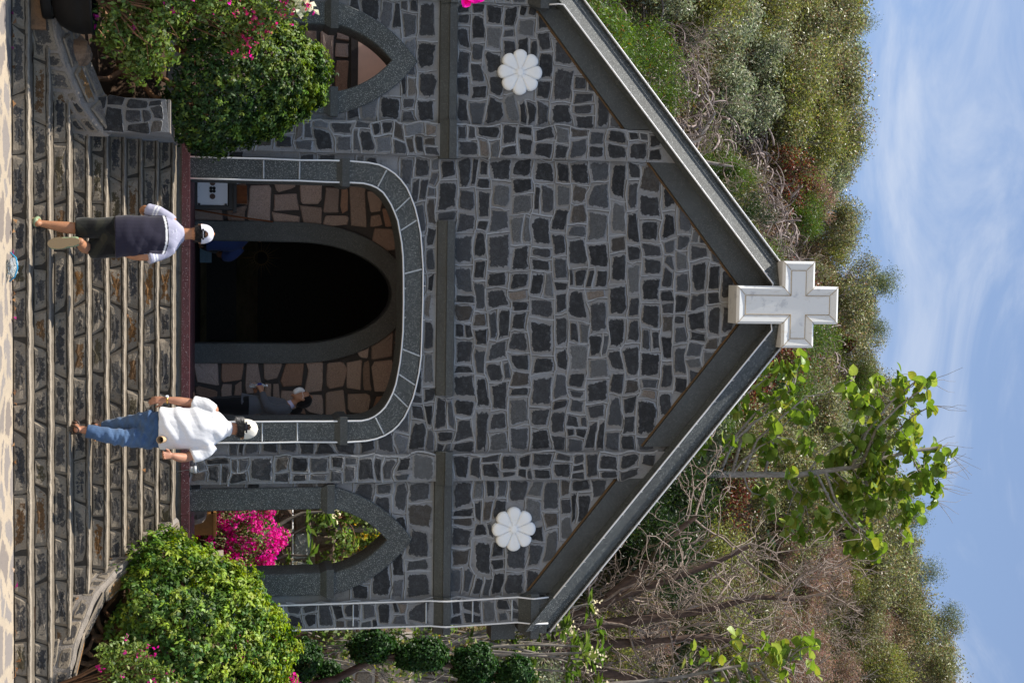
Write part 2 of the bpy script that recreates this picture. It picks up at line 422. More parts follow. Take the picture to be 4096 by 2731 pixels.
def courses(x0, x1, z0, z1, hm, wm, rng):
    """cells of a rough coursed wall"""
    out = []; z = z0
    while z < z1 - hm * 0.45:
        h = hm * rng.uniform(.72, 1.28)
        if z1 - (z + h) < hm * .5: h = z1 - z
        x = x0
        while x < x1 - 0.02:
            ww = wm * rng.choice((.5, .75, .9, 1.0, 1.1, 1.25, 1.5)) * rng.uniform(.85, 1.15)
            if x1 - (x + ww) < wm * .45: ww = x1 - x
            if rng.random() < 0.18 and h > hm * .9:
                zz = z + h * rng.uniform(.3, .7); out.append((x, x + ww, z, zz)); out.append((x, x + ww, zz, z + h))
            else: out.append((x, x + ww, z, z + h))
            x += ww
        z += h
    return out

# ------------------------------------------------------------------ chapel
G_LOW = lambda x: 8.53 - 0.83 * abs(x)      # foot of the coping (lower rope light)
G_BAND = lambda x: 8.15 - 0.80 * abs(x)     # foot of the recessed band
BZ0, BZS = 1.5, 3.27
def big_curve(hw, top, n=40, z0=BZ0):
    P = [(-hw, z0), (-hw, 1.9), (-hw, 2.3), (-hw, 2.7), (-hw, 3.0)]
    for i in range(n + 1):
        t = math.pi - math.pi * i / n; c, s = math.cos(t), math.sin(t)
        P.append((math.copysign(abs(c) ** (2 / 3), c) * hw, BZS + (top - BZS) * abs(s) ** (2 / 3)))
    return P + [(hw, 3.0), (hw, 2.7), (hw, 2.3), (hw, 1.9), (hw, z0)]
def big_z(x, hw, top):
    return BZS + (top - BZS) * max(0.0, 1 - (abs(x) / hw) ** 3) ** (1 / 3) if abs(x) < hw else 0
def pointed(c, a, spring, apex, z0, n=14):
    r = apex - spring; Rr = (a * a + r * r) / (2 * a); P = [(c - a, z0), (c - a, (z0 + spring) / 2)]
    th = math.asin(min(1, r / Rr)); left = []
    for i in range(n + 1):
        q = math.pi - th * i / n
        left.append((c + (Rr - a) + Rr * math.cos(q), spring + Rr * math.sin(q)))
    l0, l1 = left[0], left[-1]
    left = [(x * .6 + .4 * (l0[0] + (l1[0] - l0[0]) * i / n), z * .6 + .4 * (l0[1] + (l1[1] - l0[1]) * i / n)) for i, (x, z) in enumerate(left)]
    return P + left + [(2 * c - x, z) for x, z in reversed(left[:-1])] + [(c + a, (z0 + spring) / 2), (c + a, z0)]
def pointed_z(x, c, a, spring, apex):
    d = abs(x - c)
    if d >= a: return 0
    r = apex - spring; Rr = (a * a + r * r) / (2 * a)
    return spring + math.sqrt(max(0, Rr * Rr - (d + Rr - a) ** 2))
def ellip(c, a, spring, apex, z0, n=24):
    P = [(c - a, z0), (c - a, (z0 + spring) / 2)]
    for i in range(n + 1):
        t = math.pi - math.pi * i / n
        P.append((c + a * math.cos(t), spring + (apex - spring) * math.sin(t)))
    return P + [(c + a, (z0 + spring) / 2), (c + a, z0)]

def ring(mb, ci, co, y0, y1, cham=0.012):
    n = len(ci); rows = []
    for (xi, zi), (xo, zo) in zip(ci, co):
        dx, dz = xo - xi, zo - zi; l = math.hypot(dx, dz); dx, dz = dx / l * cham, dz / l * cham
        rows.append([(xi, y1, zi), (xi, y0 + cham, zi), (xi + dx, y0, zi + dz), (xo - dx, y0, zo - dz), (xo, y0 + cham, zo), (xo, max(y0 + .08, 0.02), zo)])
    V = [p for r in rows for p in r]; k = 6
    mb.add(V, [(i * k + j, i * k + j + 1, (i + 1) * k + j + 1, (i + 1) * k + j) for i in range(n - 1) for j in range(k - 1)])

SIDE = (-2.755, 2.745)
chapel = empty('chapel', (0, 0, 1.41), 'dark grey fieldstone chapel with steep gable, white cross on the peak and three arches', 'chapel')

# wall body (mortar bed) as vertical slices, openings left out
def sliced_wall(name, xs, bot, top, y0, y1, mat, parent):
    mb = MB()
    for a, b in zip(xs[:-1], xs[1:]):
        if b - a < 1e-6: continue
        e = 1e-5
        za, zb, ta, tb = bot(a + e), bot(b - e), top(a), top(b)
        mb.add([(a, y0, za), (b, y0, zb), (b, y0, tb), (a, y0, ta), (a, y1, za), (b, y1, zb), (b, y1, tb), (a, y1, ta)],
               [(0, 1, 2, 3), (5, 4, 7, 6), (4, 5, 1, 0), (3, 2, 6, 7)] + ([(4, 0, 3, 7)] if a == xs[0] else []) + ([(1, 5, 6, 2)] if b == xs[-1] else []))
    return mb.build(name, mat, parent)
def fac_bot(x):
    for c in SIDE:
        if abs(x - c) < 0.50: return max(1.41, pointed_z(x, c, 0.50, 3.12, 3.88))
    if abs(x) < 1.48: return big_z(x, 1.48, 4.0)
    return 1.41
edges = [-3.77, 3.77, 0, -1.48, 1.48] + [c + d for c in SIDE for d in (-.5, 0, .5)]
xs = sorted(set([round(v, 5) for v in list(np.linspace(-3.77, 3.77, 120)) + edges]))
wall = sliced_wall('wall', xs, fac_bot, lambda x: G_LOW(x) + 0.08, 0.0, 0.30, M['mortar'], chapel)
for x0, x1 in ((-2.06, -1.69), (1.75, 2.07)):     # pilasters
    mb = MB(); mb.prism([(x0, 1.41), (x1, 1.41), (x1, G_LOW(x1) + .03), (x0, G_LOW(x0) + .03)], -0.06, 0.02); mb.build('pilaster', M['mortar'], chapel)
for x0, x1 in ((-3.77, -3.46), (3.46, 3.77)):     # outer piers
    mb = MB(); mb.prism([(x0, 1.41), (x1, 1.41), (x1, G_LOW(x1) + .03), (x0, G_LOW(x0) + .03)], -0.05, 0.45); mb.build('pier', M['mortar'], chapel)

rng = random.Random(7)
def blocked(x, z):
    ax = abs(x)
    if z > (G_LOW(x) - .03 if 1.69 < ax < 2.07 else G_BAND(x) + .05): return True
    for c in SIDE:
        if abs(x - c) < 0.57 and z < max(3.1, pointed_z(x, c, 0.57, 3.1, 3.93)): return True
    if ax < 1.56 and z < big_z(x, 1.56, 4.05): return True
    if 4.25 < z < 4.50 and (ax > 1.66 or -0.96 < x < 1.08): return True
    for cx_, cz_ in ((-2.685, 5.225), (2.655, 5.235)):
        if math.hypot(x - cx_, z - cz_) < 0.25: return True
    return False
strips = [(-3.77, -3.46, -0.05, .22), (-3.46, -2.06, 0.0, .27), (-2.06, -1.69, -0.06, .20), (-1.69, 1.75, 0.0, .265), (1.75, 2.07, -0.06, .18), (2.07, 3.46, 0.0, .27), (3.46, 3.77, -0.05, .21)]
cells = []
for (x0, x1, y0, wm) in strips:
    for zr0, zr1, hm in ((1.5, 4.27, .20), (4.49, 8.3, .212)):
        mid = (x0 + x1) / 2
        for c in courses(x0 + .006, x1 - .006, zr0, zr1, hm, wm, rng):
            if not blocked((c[0] + c[1]) / 2, (c[2] + c[3]) / 2): cells.append((c, y0))
cells += [(c, 0.0) for x0, x1 in ((-1.66, -.955), (1.075, 1.72)) for c in courses(x0, x1, 4.275, 4.49, .21, .24, rng)]
stones = []; pt = MB(); gr = MB()
for (c, y0) in cells:
    xa, xb, za, zb = c
    narrow = (xb - xa) < .1
    m = rng.uniform(.004, .014) if not narrow else .004
    P = cell_poly(xa, xb, za, zb, m, rng)
    if P is None: continue
    area = (xb - xa) * (zb - za)
    col = pick(rng, SLATE)
    if za < 4.25 and rng.random() < .35 and col[0] < col[2] * 1.6: col = tuple(min(.2, v * 1.9 + .01) for v in col)
    stones.append((area, stone_geo(P, lambda x, z, d, y0=y0: (x, y0 - 0.001 - d, z), rng.uniform(.005, .016), col, rng, .80, .5)))
    # raised pointing ribs round the cell
    for (p, q) in (((xa, za), (xb, za)), ((xa, za), (xa, zb))):
        if rng.random() < .12: continue
        k = 4; hw = rng.uniform(.005, .0085); V = []; F = []
        dx, dz = q[0] - p[0], q[1] - p[1]; l = math.hypot(dx, dz); nx, nz = -dz / l * hw, dx / l * hw
        off = rng.uniform(-.008, .008)
        for i in range(k + 1):
            t = i / k; wx, wz = warp(p[0] + dx * t, p[1] + dz * t)
            wx += rng.uniform(-.004, .004) - dz / l * off; wz += rng.uniform(-.004, .004) + dx / l * off
            V += [(wx - nx * 1.6, y0 + .0015, wz - nz * 1.6), (wx - nx * .6, y0 - .007, wz - nz * .6), (wx + nx * .6, y0 - .007, wz + nz * .6), (wx + nx * 1.6, y0 + .002, wz + nz * 1.6)]
            if i: b = (i - 1) * 4; F += [(b, b + 4, b + 5, b + 1), (b + 1, b + 5, b + 6, b + 2), (b + 2, b + 6, b + 7, b + 3)]
        pt.add(V, F)
        if rng.random() < .75:
            gv = []; gf = []
            for i in range(k + 1):
                x_, y_, z_ = V[i * 4]; sx, sz = (-nx * 1.0, -nz * 1.0); gv += [(x_, y0 - .0022, z_), (x_ + sx * .75, y0 - .0022, z_ + sz * .75)]
                if i: b = (i - 1) * 2; gf.append((b, b + 1, b + 3, b + 2))
            gr.add(gv, gf)
stones.sort(key=lambda s: -s[0])
rest = MB()
for i, (ar, (V, F, C)) in enumerate(stones):
    if i < 300: link('stone', mesh_np('stone', V, F, M['stone'], col=C), chapel)
    else: rest.add(V, F, C)
tag(rest.build('stonework', M['stone'], chapel), kind='stuff')
tag(pt.build('pointing', M['pointing'], chapel), kind='stuff'); tag(gr.build('pointing_groove', M['joint'], chapel), kind='stuff')

# arch surrounds
mb = MB(); ring(mb, big_curve(1.35, 3.88), big_curve(1.60, 4.11), -0.06, 0.55); mb.build('arch_surround', M['terrazzo'], chapel)
for c in SIDE:
    mb = MB(); ring(mb, pointed(c, .37, 3.12, 3.73, 1.5), pointed(c, .625, 3.12, 4.03, 1.5), -0.05, 0.45); mb.build('arch_surround', M['terrazzo'], chapel)
def capital(x0, x1, z0, z1, y0, y1):
    mb = MB(); zc = z0 + (z1 - z0) * .42; e = .035
    mb.add([(x0 + e, y0 + e, z0), (x1 - e, y0 + e, z0), (x1 - e, y1, z0), (x0 + e, y1, z0), (x0, y0, zc), (x1, y0, zc), (x1, y1, zc), (x0, y1, zc), (x0, y0, z1), (x1, y0, z1), (x1, y1, z1), (x0, y1, z1)],
           [(0, 3, 2, 1), (0, 1, 5, 4), (1, 2, 6, 5), (2, 3, 7, 6), (3, 0, 4, 7), (4, 5, 9, 8), (5, 6, 10, 9), (6, 7, 11, 10), (7, 4, 8, 11), (8, 9, 10, 11)])
    mb.build('capital', M['terrazzo_band'], chapel)
for s in (-1, 1):
    capital(*sorted((s * 1.31, s * 1.63)), 3.12, 3.265, -0.10, 0.53)
for c in SIDE:
    capital(c - .655, c - .325, 2.98, 3.125, -0.10, 0.43); capital(c + .325, c + .655, 2.98, 3.125, -0.10, 0.43)

# cornice pieces: sloping underside, upright face
def cornice(x0, x1, yf):
    mb = MB(); pr = [(0.01, 4.28), (yf * .35, 4.29), (yf * .8, 4.385), (yf, 4.39), (yf, 4.475), (0.01, 4.50)]; n = len(pr)
    V = [(x0, y, z) for y, z in pr] + [(x1, y, z) for y, z in pr]
    mb.add(V, [(i, i + n, i + 1 + n, i + 1) for i in range(n - 1)] + [tuple(range(n)), tuple(range(2 * n - 1, n - 1, -1))])
    mb.build('cornice', M['terrazzo_band'], chapel)
cornice(-3.43, -2.08, -.11); cornice(2.09, 3.43, -.11); cornice(-2.10, -1.66, -.16); cornice(1.72, 2.11, -.16); cornice(-.95, 1.07, -.11); cornice(3.425, 3.86, -.15); cornice(-3.86, -3.425, -.15)

# gable: recessed band, tilted coping, thin roof lip
def slope_piece(name, mat, s, x_in, x_out, prof, parent):
    """prof: list of (y, dz) above G_LOW line; swept along the slope on side s"""
    n = len(prof); V = []
    for x in (x_in, x_out):
        for y, dz in prof: V.append((s * x, y, G_LOW(x) + dz))
    F = [(i, i + n, (i + 1) % n + n, (i + 1) % n) for i in range(n)] + [tuple(range(n - 1, -1, -1)), tuple(range(n, 2 * n))]
    if s < 0: F = [tuple(reversed(f)) for f in F]
    mb = MB(); mb.add(V, F); return mb.build(name, mat, parent)
for s in (-1, 1):
    mb = MB(); p = [(s * .0, G_BAND(0)), (s * 1.69, G_BAND(1.69)), (s * 1.69, G_LOW(1.69) + .02), (0, G_LOW(0) + .02)]
    mb.prism(p if s > 0 else p[::-1], -0.055, 0.02); mb.build('gable_band', M['terrazzo_band'], chapel)
    mb = MB(); p = [(s * 2.07, G_BAND(2.07)), (s * 3.42, G_BAND(3.42)), (s * 3.42, G_LOW(3.42) + .02), (s * 2.07, G_LOW(2.07) + .02)]
    mb.prism(p if s > 0 else p[::-1], -0.055, 0.02); mb.build('gable_band', M['terrazzo_band'], chapel)
    slope_piece('coping', M['terrazzo'], s, 0.0, 3.83, [(-.24, 0.0), (-.13, .31), (.35, .31), (.35, -.02), (.0, -.02)], chapel)
    slope_piece('coping_lip', M['terrazzo'], s, 0.0, 3.88, [(-.16, .312), (-.16, .35), (.36, .35), (.36, .312)], chapel)
    slope_piece('roof', M['rooftile'], s, 0.0, 3.98, [(.36, .04), (.36, .20), (2.3, .20), (2.3, .04)], chapel)
    for xa, xb in ((.06, 1.69), (2.07, 3.40)):
        mb = MB(); mb.tube([(s * xa, -.004, G_BAND(xa) - .012), (s * (xa + xb) / 2, -.004, G_BAND((xa + xb) / 2) - .010), (s * xb, -.004, G_BAND(xb) - .012)], .017, 6); mb.build('stained_fillet', M['stain'], chapel)
    # kneeler blocks at the eaves
    mb = MB(); x0, x1 = sorted((s * 3.40, s * 3.93)); mb.box(x0, x1, -.20, .40, 5.42, 5.52); k = MB()
    x0, x1 = sorted((s * 3.46, s * 3.87)); mb.box(x0, x1, -.18, .40, 5.522, 5.62)
    a, b = sorted((s * 3.47, s * 3.86)); c_, d = sorted((s * 3.40, s * 3.93))
    mb.add([(a, -.06, 5.30), (b, -.06, 5.30), (b, .3, 5.30), (a, .3, 5.30), (c_, -.19, 5.418), (d, -.19, 5.418), (d, .4, 5.418), (c_, .4, 5.418)],
           [(0, 3, 2, 1), (0, 1, 5, 4), (1, 2, 6, 5), (2, 3, 7, 6), (3, 0, 4, 7), (4, 5, 6, 7)])
    mb.build('kneeler', M['terrazzo_band'], chapel)
mb = MB(); mb.box(3.78, 4.0, .08, .40, 5.0, 5.29); mb.build('side_beam', M['terrazzo_band'], chapel)

# porch and nave behind the facade
for xa, xb in ((-3.9, -2.35), (-2.347, -.60), (-.597, .75), (.753, 2.4), (2.403, 3.9)):
    mb = MB(); mb.box(xa, xb, -.13, 1.85, 1.412, 1.5); mb.build('floor_slab', M['redslab'], chapel)
mb = MB(); mb.box(-3.8, 3.8, -.06, 1.85, 0.1, 1.41); mb.build('plinth', M['mortar'], chapel)
mb = MB(); mb.box(-3.62, 3.6, .30, 1.85, 4.30, 4.42); mb.build('porch_ceiling', M['plaster'], chapel)
IC = -0.06
def in_bot(x): 
    d = abs(x - IC)
    return 2.75 + 1.20 * math.sqrt(max(0, 1 - (d / .72) ** 2)) if d < .72 else 1.5
xs = sorted(set([round(v, 5) for v in list(np.linspace(-3.62, 2.15, 70)) + [IC - .72, IC + .72, IC]]))
sliced_wall('porch_back_wall', xs, in_bot, lambda x: 4.30, 1.80, 1.95, M['pinkmortar'], chapel)
mb = MB(); ring(mb, ellip(IC, .64, 2.75, 3.95, 1.5), ellip(IC, .89, 2.75, 4.2, 1.5), 1.74, 2.1); mb.build('door_surround', M['terrazzo_band'], chapel)
rng = random.Random(21)
for (x0, x1, z1) in ((-3.6, -2.1, 3.40), (-2.1, -.90, 4.28), (-.90, .78, 4.28), (.78, 2.12, 4.28)):
    for c in courses(x0, x1, 1.5, z1, .27, .34, rng):
        xm, zm = (c[0] + c[1]) / 2, (c[2] + c[3]) / 2
        d = abs(xm - IC)
        if d < .86 and zm < 2.75 + 1.4 * math.sqrt(max(0, 1 - (d / .86) ** 2)): continue
        P = cell_poly(*c, rng.uniform(.009, .016), rng)
        if P is None: continue
        V, F, C = stone_geo(P, lambda x, z, d: (x, 1.798 - d, z), rng.uniform(.012, .022), pick(rng, PINKC), rng, .93, .6)
        link('granite_block', mesh_np('granite_block', V, F, M['pinkstone'], col=C), chapel)
mb = MB(); mb.box(-3.6, -2.1, 1.77, 1.799, 3.50, 4.29); mb.build('plaster_panel', M['plaster'], chapel)
mb = MB(); mb.box(-3.6, -2.1, 1.76, 1.799, 3.41, 3.498); mb.build('dark_rail', M['pinkmortar'], chapel)
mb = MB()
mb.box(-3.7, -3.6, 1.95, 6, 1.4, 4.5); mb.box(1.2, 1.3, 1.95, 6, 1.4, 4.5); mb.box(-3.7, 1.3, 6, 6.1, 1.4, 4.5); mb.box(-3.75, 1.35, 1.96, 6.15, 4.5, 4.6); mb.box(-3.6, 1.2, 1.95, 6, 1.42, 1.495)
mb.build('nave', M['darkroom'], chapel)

# cross on the peak
cross = empty('cross', (-.03, -.25, 7.82), 'plain white cross standing at the peak of the stone gable', 'cross')
X0, X1, A0, A1 = -.25, .20, -.55, .485; Z0, Z1, Z2, Z3 = 7.83, 8.40, 8.81, 9.115
outl = [(X0, Z0), (X1, Z0), (X1, Z1), (A1, Z1), (A1, Z2), (X1, Z2), (X1, Z3), (X0, Z3), (X0, Z2), (A0, Z2), (A0, Z1), (X0, Z1)]
def inset(poly, d):
    n = len(poly); o = []
    for i in range(n):
        p, q, r_ = Vector(poly[i - 1]), Vector(poly[i]), Vector(poly[(i + 1) % n])
        e1 = (q - p).normalized(); e2 = (r_ - q).normalized(); n1 = Vector((-e1.y, e1.x)); n2 = Vector((-e2.y, e2.x))
        o.append(tuple(q + (n1 + n2) * d))
    return o
i1 = inset(outl, .030); i2 = inset(outl, .105); i3 = inset(outl, .112)
n = 12; lay = [(outl, -.02), (outl, -.30), (i1, -.33), (i2, -.305), (i3, -.310)]
V = [(x, y, z) for P, y in lay for x, z in P]
F = [(r_ * n + i, r_ * n + (i + 1) % n, (r_ + 1) * n + (i + 1) % n, (r_ + 1) * n + i) for r_ in range(4) for i in range(n)]
b = 4 * n
F += [(b + 0, b + 1, b + 2, b + 11), (b + 11, b + 2, b + 5, b + 8), (b + 2, b + 3, b + 4, b + 5), (b + 8, b + 5, b + 6, b + 7), (b + 10, b + 11, b + 8, b + 9)]
F.append(tuple(range(n - 1, -1, -1)))
mb = MB(); mb.add(V, F); mb.build('cross_body', M['cross'], cross)
sm = MB()
for i in range(n):
    p, q = i3[i], i3[(i + 1) % n]; sm.tube([(p[0], -.311, p[1]), (q[0], -.311, q[1])], .0045, 5)
    p, q = outl[i], i2[i]; sm.tube([(p[0], -.309, p[1]), (i1[i][0], -.332, i1[i][1]), (q[0], -.309, q[1])], .0035, 4)
sm.build('seam', M['seam'], cross)
mb = MB(); mb.box(-.10, .06, -.05, .0, 8.0, 8.9); mb.build('bracket', M['blackmetal'], cross)

# rosettes
def rosette(cx, cz, name_label):
    V = []; F = []; NT = 96; rad = [0.0, .12, .16, .19, .4, .6, .78, .9, .97, 1.0, 1.0]; hs = [.052, .052, .05, .040, .055, .062, .064, .06, .05, .036, 0.0]
    for k, (r_, h) in enumerate(zip(rad, hs)):
        for j in range(NT):
            t = 2 * math.pi * j / NT
            lob = abs(math.cos(4 * t)); ro = .262 * (.80 + .20 * lob ** .55)
            g = 1.0 if r_ < .18 else 1 - .35 * math.exp(-(lob / .13) ** 2)
            rr = r_ * ro if r_ > .2 else r_ * .25
            V.append((cx + rr * math.sin(t), -.004 - h * g * (1 if k < 10 else 0), cz + rr * math.cos(t)))
    for k in range(len(rad) - 1):
        for j in range(NT): F.append((k * NT + j, k * NT + (j + 1) % NT, (k + 1) * NT + (j + 1) % NT, (k + 1) * NT + j))
    mb = MB(); mb.add(V, F); o = mb.build('rosette', M['white'], None, True)
    o.location = (0, 0, 0); tag(o, name_label, 'rosette', 'eight-petal rosettes on the gable')
rosette(-2.685, 5.225, 'white eight-petalled rosette on the stone gable above the arch with pink plaster inside')
rosette(2.655, 5.235, 'white eight-petalled rosette on the stone gable above the arch showing magenta flowers')

# rope lights
def rope(label, lines, ties, group='white rope lights edging the chapel'):
    r_ = empty('rope_light', lines[0][0], label, 'rope light', group)
    for ln in lines:
        mb = MB(); mb.tube(ln, .0098, 6); mb.build('rope', M['led'], r_, True)
        cl = MB()
        for a, b_ in zip(ln[:-1], ln[1:]):
            a, b_ = Vector(a), Vector(b_); m = int((b_ - a).length / .28)
            for i in range(m):
                p = a.lerp(b_, (i + .5) / m); cl.tube([p + Vector((0, -.004, -.001)), p + Vector((0, -.012, .028))], .004, 4)
        if cl.v: tag(cl.build('clips', M['led'], r_), kind='stuff')
    for a, b_ in ties:
        mb = MB(); mb.tube([a, b_], .009, 5); mb.build('tie_strip', M['plasticgrey'], r_)
rj = random.Random(5)
def wob(P, y, a=.006): return [(x + rj.uniform(-a, a), y, z + rj.uniform(-a, a)) for x, z in P]
bi, bo = wob(big_curve(1.362, 3.892, 26), -.075, .004), wob(big_curve(1.598, 4.118, 26), -.075, .004)
ties = []
for k in (2, 3, 8, 12, 14, 17, 20, 22, 24, 28, 33, 34):
    a, b_ = Vector(bi[k]), Vector(bo[k]); ties.append((a.lerp(b_, .07) + Vector((0, .008, 0)), a.lerp(b_, .93) + Vector((0, .008, 0))))
rope('pair of white rope lights outlining the wide round-cornered entrance arch', [bi, bo], ties)
px = [(3.475, 1.5), (3.472, 2.4), (3.47, 4.25), (3.46, 4.42), (3.455, 5.28), (3.45, 5.45), (3.44, 5.63)]
pr = [(3.765, 1.5), (3.765, 2.4), (3.765, 4.25), (3.76, 4.42), (3.755, 5.28), (3.75, 5.45), (3.75, 5.63)]
yy = [-.065, -.065, -.075, -.175, -.085, -.215, -.20]
rope('pair of white rope lights running up the outer pier beside the garden', [[(x, y, z) for (x, z), y in zip(px, yy)], [(x, y, z) for (x, z), y in zip(pr, yy)]],
     [((3.49, -.06, z), (3.74, -.06, z)) for z in (2.55, 3.35, 4.2, 4.75, 5.22)])
for s, lab in ((-1, 'white rope lights along both edges of the sunlit coping'), (1, 'white rope lights along both edges of the shaded coping')):
    lo = [(s * x, -.252, G_LOW(x) + .004) for x in (3.44, 2.6, 1.8, 1.0, .28)] + [(s * .12, -.252, G_LOW(.30))]
    hi = [(s * x, -.172, G_LOW(x) + .335) for x in (3.86, 3.0, 2.2, 1.4, .50)]
    if s < 0: lo = [(-3.44, -.215, 5.52), (-3.45, -.23, 5.62)] + lo
    rope(lab, [lo, hi], [])

# ------------------------------------------------------------------ staircase
stair = empty('stone_staircase', (0.4, Y1, 0), 'wide flared staircase of nine cemented fieldstone steps leading up to the chapel', 'staircase')
rng = random.Random(11)
def wav(x, k):
    f = lambda s: mnoise.noise(Vector((x * s, k * 3.7 + s, 1.3)))
    return .007 * f(1.6) + .006 * f(4.5) + .005 * f(11) + .003 * f(25)
for i in range(9):
    yf = Y1 + STEP_T * i; zt = STEP_R * (i + 1); zb = STEP_R * i; xl, xr = XL[i] - .18, XR[i] + .18
    st = MB(); st.box(xl, xr, yf + .018, 0.0 if i == 8 else yf + STEP_T + .1, zb - .002, zt - .02)
    step = st.build('step', M['joint'], stair)
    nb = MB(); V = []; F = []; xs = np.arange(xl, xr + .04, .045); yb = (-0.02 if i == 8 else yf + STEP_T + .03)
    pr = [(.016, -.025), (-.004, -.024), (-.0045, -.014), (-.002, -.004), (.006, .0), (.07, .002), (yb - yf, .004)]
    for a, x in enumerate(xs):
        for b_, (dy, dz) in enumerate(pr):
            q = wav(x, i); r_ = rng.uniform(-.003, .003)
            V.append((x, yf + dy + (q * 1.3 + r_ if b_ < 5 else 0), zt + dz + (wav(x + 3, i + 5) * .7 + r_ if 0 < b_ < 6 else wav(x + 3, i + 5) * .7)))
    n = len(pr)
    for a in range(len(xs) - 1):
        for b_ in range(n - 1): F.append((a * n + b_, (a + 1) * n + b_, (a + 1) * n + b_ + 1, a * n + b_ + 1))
    nb.add(V, F); link('tread', mesh_np('tread', nb.v, nb.f, None, False, mats=[M['stepmortar'], M['riser_dimtread']], fmi=[1 if (q % (n - 1)) in (0, 1, 2, 5) else 0 for q in range(len(nb.f))]), step)  # riser cement on nosing front; tread back painted dark to thin the sunlit strip
    x = xl; sl0 = 0
    while x < xr - .05:
        ww = rng.uniform(.26, .62); sl1 = rng.uniform(-.07, .07)
        if xr - (x + ww) < .16: ww = xr - x; sl1 = 0
        z0, z1 = zb + .005, zt - .029; g = .0045; P = []
        for t in (0, .33, .66, 1): P.append((x + sl0 * -.5 + g + (ww - 2 * g + (sl1 * -.5 - sl0 * -.5)) * t, z0 + rng.uniform(-.002, .003)))
        P.append((x + ww - g, (z0 + z1) / 2))
        for t in (1, .66, .33, 0): P.append((x + sl0 * .5 + g + (ww - 2 * g + (sl1 * .5 - sl0 * .5)) * t, z1 + rng.uniform(-.003, .002)))
        P.append((x + g, (z0 + z1) / 2))
        tl = rng.uniform(-.006, .006); til = rng.uniform(-.04, .06); lean = rng.uniform(.08, .2)
        V, F, C = stone_geo(P, lambda X, Z, d: (X, yf + .018 - d + til * (X - x - ww / 2) + wav(X, i) * .8 + lean * (Z - zb - .05), Z), rng.uniform(.016, .024), pick(rng, STEPC), rng, .86, .34)
        link('riser_stone', mesh_np('riser_stone', V, F, M['stepstone'], col=C), step)
        x += ww; sl0 = sl1

# stringers: sloping stone-capped low walls on both sides
def stringer(path, wd, label, tilt=0.0):
    """path: (x, y, ztop); wd: width to the outside; slab pieces along the top"""
    root = empty('stair_parapet', (path[0][0], path[0][1], 0), label, 'parapet')
    pts = []
    P = [Vector(p) for p in path]
    for a, b_ in zip(P[:-1], P[1:]):
        m = max(1, int((b_ - a).length / .09))
        pts += [a.lerp(b_, k / m) for k in range(m)]
    pts.append(P[-1])
    V = []; F = []; prr = random.Random(len(path))
    for k, p in enumerate(pts):
        t = (pts[min(k + 1, len(pts) - 1)] - pts[max(k - 1, 0)]); t.z = 0; t.normalize(); nrm = Vector((-t.y, t.x, 0)) * (1 if wd > 0 else -1); ww = abs(wd)
        j = prr.uniform(-.012, .012)
        for d, dz in ((0, -1.3), (-.01 + j, -.02), (.02, .006 + j), (ww * .5, .02 + j + tilt * .5), (ww - .02, .004 + tilt), (ww + j, -.03 + tilt), (ww + .08, -.9)):
            q = p + nrm * d; V.append((q.x, q.y, max(-.05, q.z + dz)))
    n = 7
    for k in range(len(pts) - 1):
        for j in range(n - 1): F.append((k * n + j, (k + 1) * n + j, (k + 1) * n + j + 1, k * n + j + 1))
    mb = MB(); mb.add(V, F); mb.build('core', M['parapet'], root)
    run = 0.0; cells2 = courses(0.05, sum((b_ - a).length for a, b_ in zip(pts[:-1], pts[1:])) - .05, -.62, -.02, .16, .24, prr)
    acc = [0.0]
    for a, b_ in zip(pts[:-1], pts[1:]): acc.append(acc[-1] + (b_ - a).length)
    def side_pt(X, Z, d):
        k = min(max(0, int(np.searchsorted(acc, X)) - 1), len(pts) - 2); a, b_ = pts[k], pts[k + 1]; q = (X - acc[k]) / max(1e-6, acc[k + 1] - acc[k]); p = a.lerp(b_, q); t = Vector((b_.x - a.x, b_.y - a.y, 0)).normalized(); nr_ = Vector((-t.y, t.x, 0)) * (1 if wd > 0 else -1)
        return tuple(p - nr_ * (.006 + d) + Vector((0, 0, Z)))
    for c in cells2:
        P2 = cell_poly(*c, .010, prr, wrp=False)
        if P2: V2, F2, C2 = stone_geo(P2, side_pt, .012, pick(prr, STEPC), prr, .88, .4); link('facing_stone', mesh_np('facing_stone', V2, F2, M['stepstone'], col=C2), root)
    # flat cap stones
    k = 0
    while k < len(pts) - 3:
        L_ = prr.randint(3, 5); a, b_ = pts[k], pts[min(k + L_, len(pts) - 1)]
        t = (b_ - a); tl = t.length; t2 = t.normalized(); h = Vector((t.x, t.y, 0)).normalized(); nrm = Vector((-h.y, h.x, 0)) * (1 if wd > 0 else -1)
        for (o0, o1) in (((.01, abs(wd) * .98),) if prr.random() < .6 else ((.01, abs(wd) * .5), (abs(wd) * .52, abs(wd) * .98))):
            P2 = cell_poly(0, tl, o0, o1, .012, prr, wrp=False)
            if P2 is None: continue
            up_ = t2.cross(nrm); up_ = up_ if up_.z > 0 else -up_
            V2, F2, C2 = stone_geo(P2, lambda X, Z, d: tuple(a + t2 * X + nrm * Z + up_ * (.016 + d) + Vector((0, 0, tilt * Z / abs(wd)))), .012, pick(prr, [((.18, .15, .13), 5), ((.23, .2, .175), 5), ((.3, .16, .06), 2)]), prr, .92, .6)
            link('cap_stone', mesh_np('cap_stone', V2, F2, M['stepstone'], col=C2), root)
        k += L_
    return root
stringer([(2.36, -.55, 1.40), (2.44, -.93, 1.26), (2.53, -1.17, 1.12), (2.61, -1.42, .97), (2.71, -1.67, .82), (2.86, -1.91, .67), (3.24, -2.16, .52), (3.95, -2.42, .40), (5.2, -2.66, .30)], .22,
         'curved low stone parapet with sunlit cap stones beside the large bright green bush')
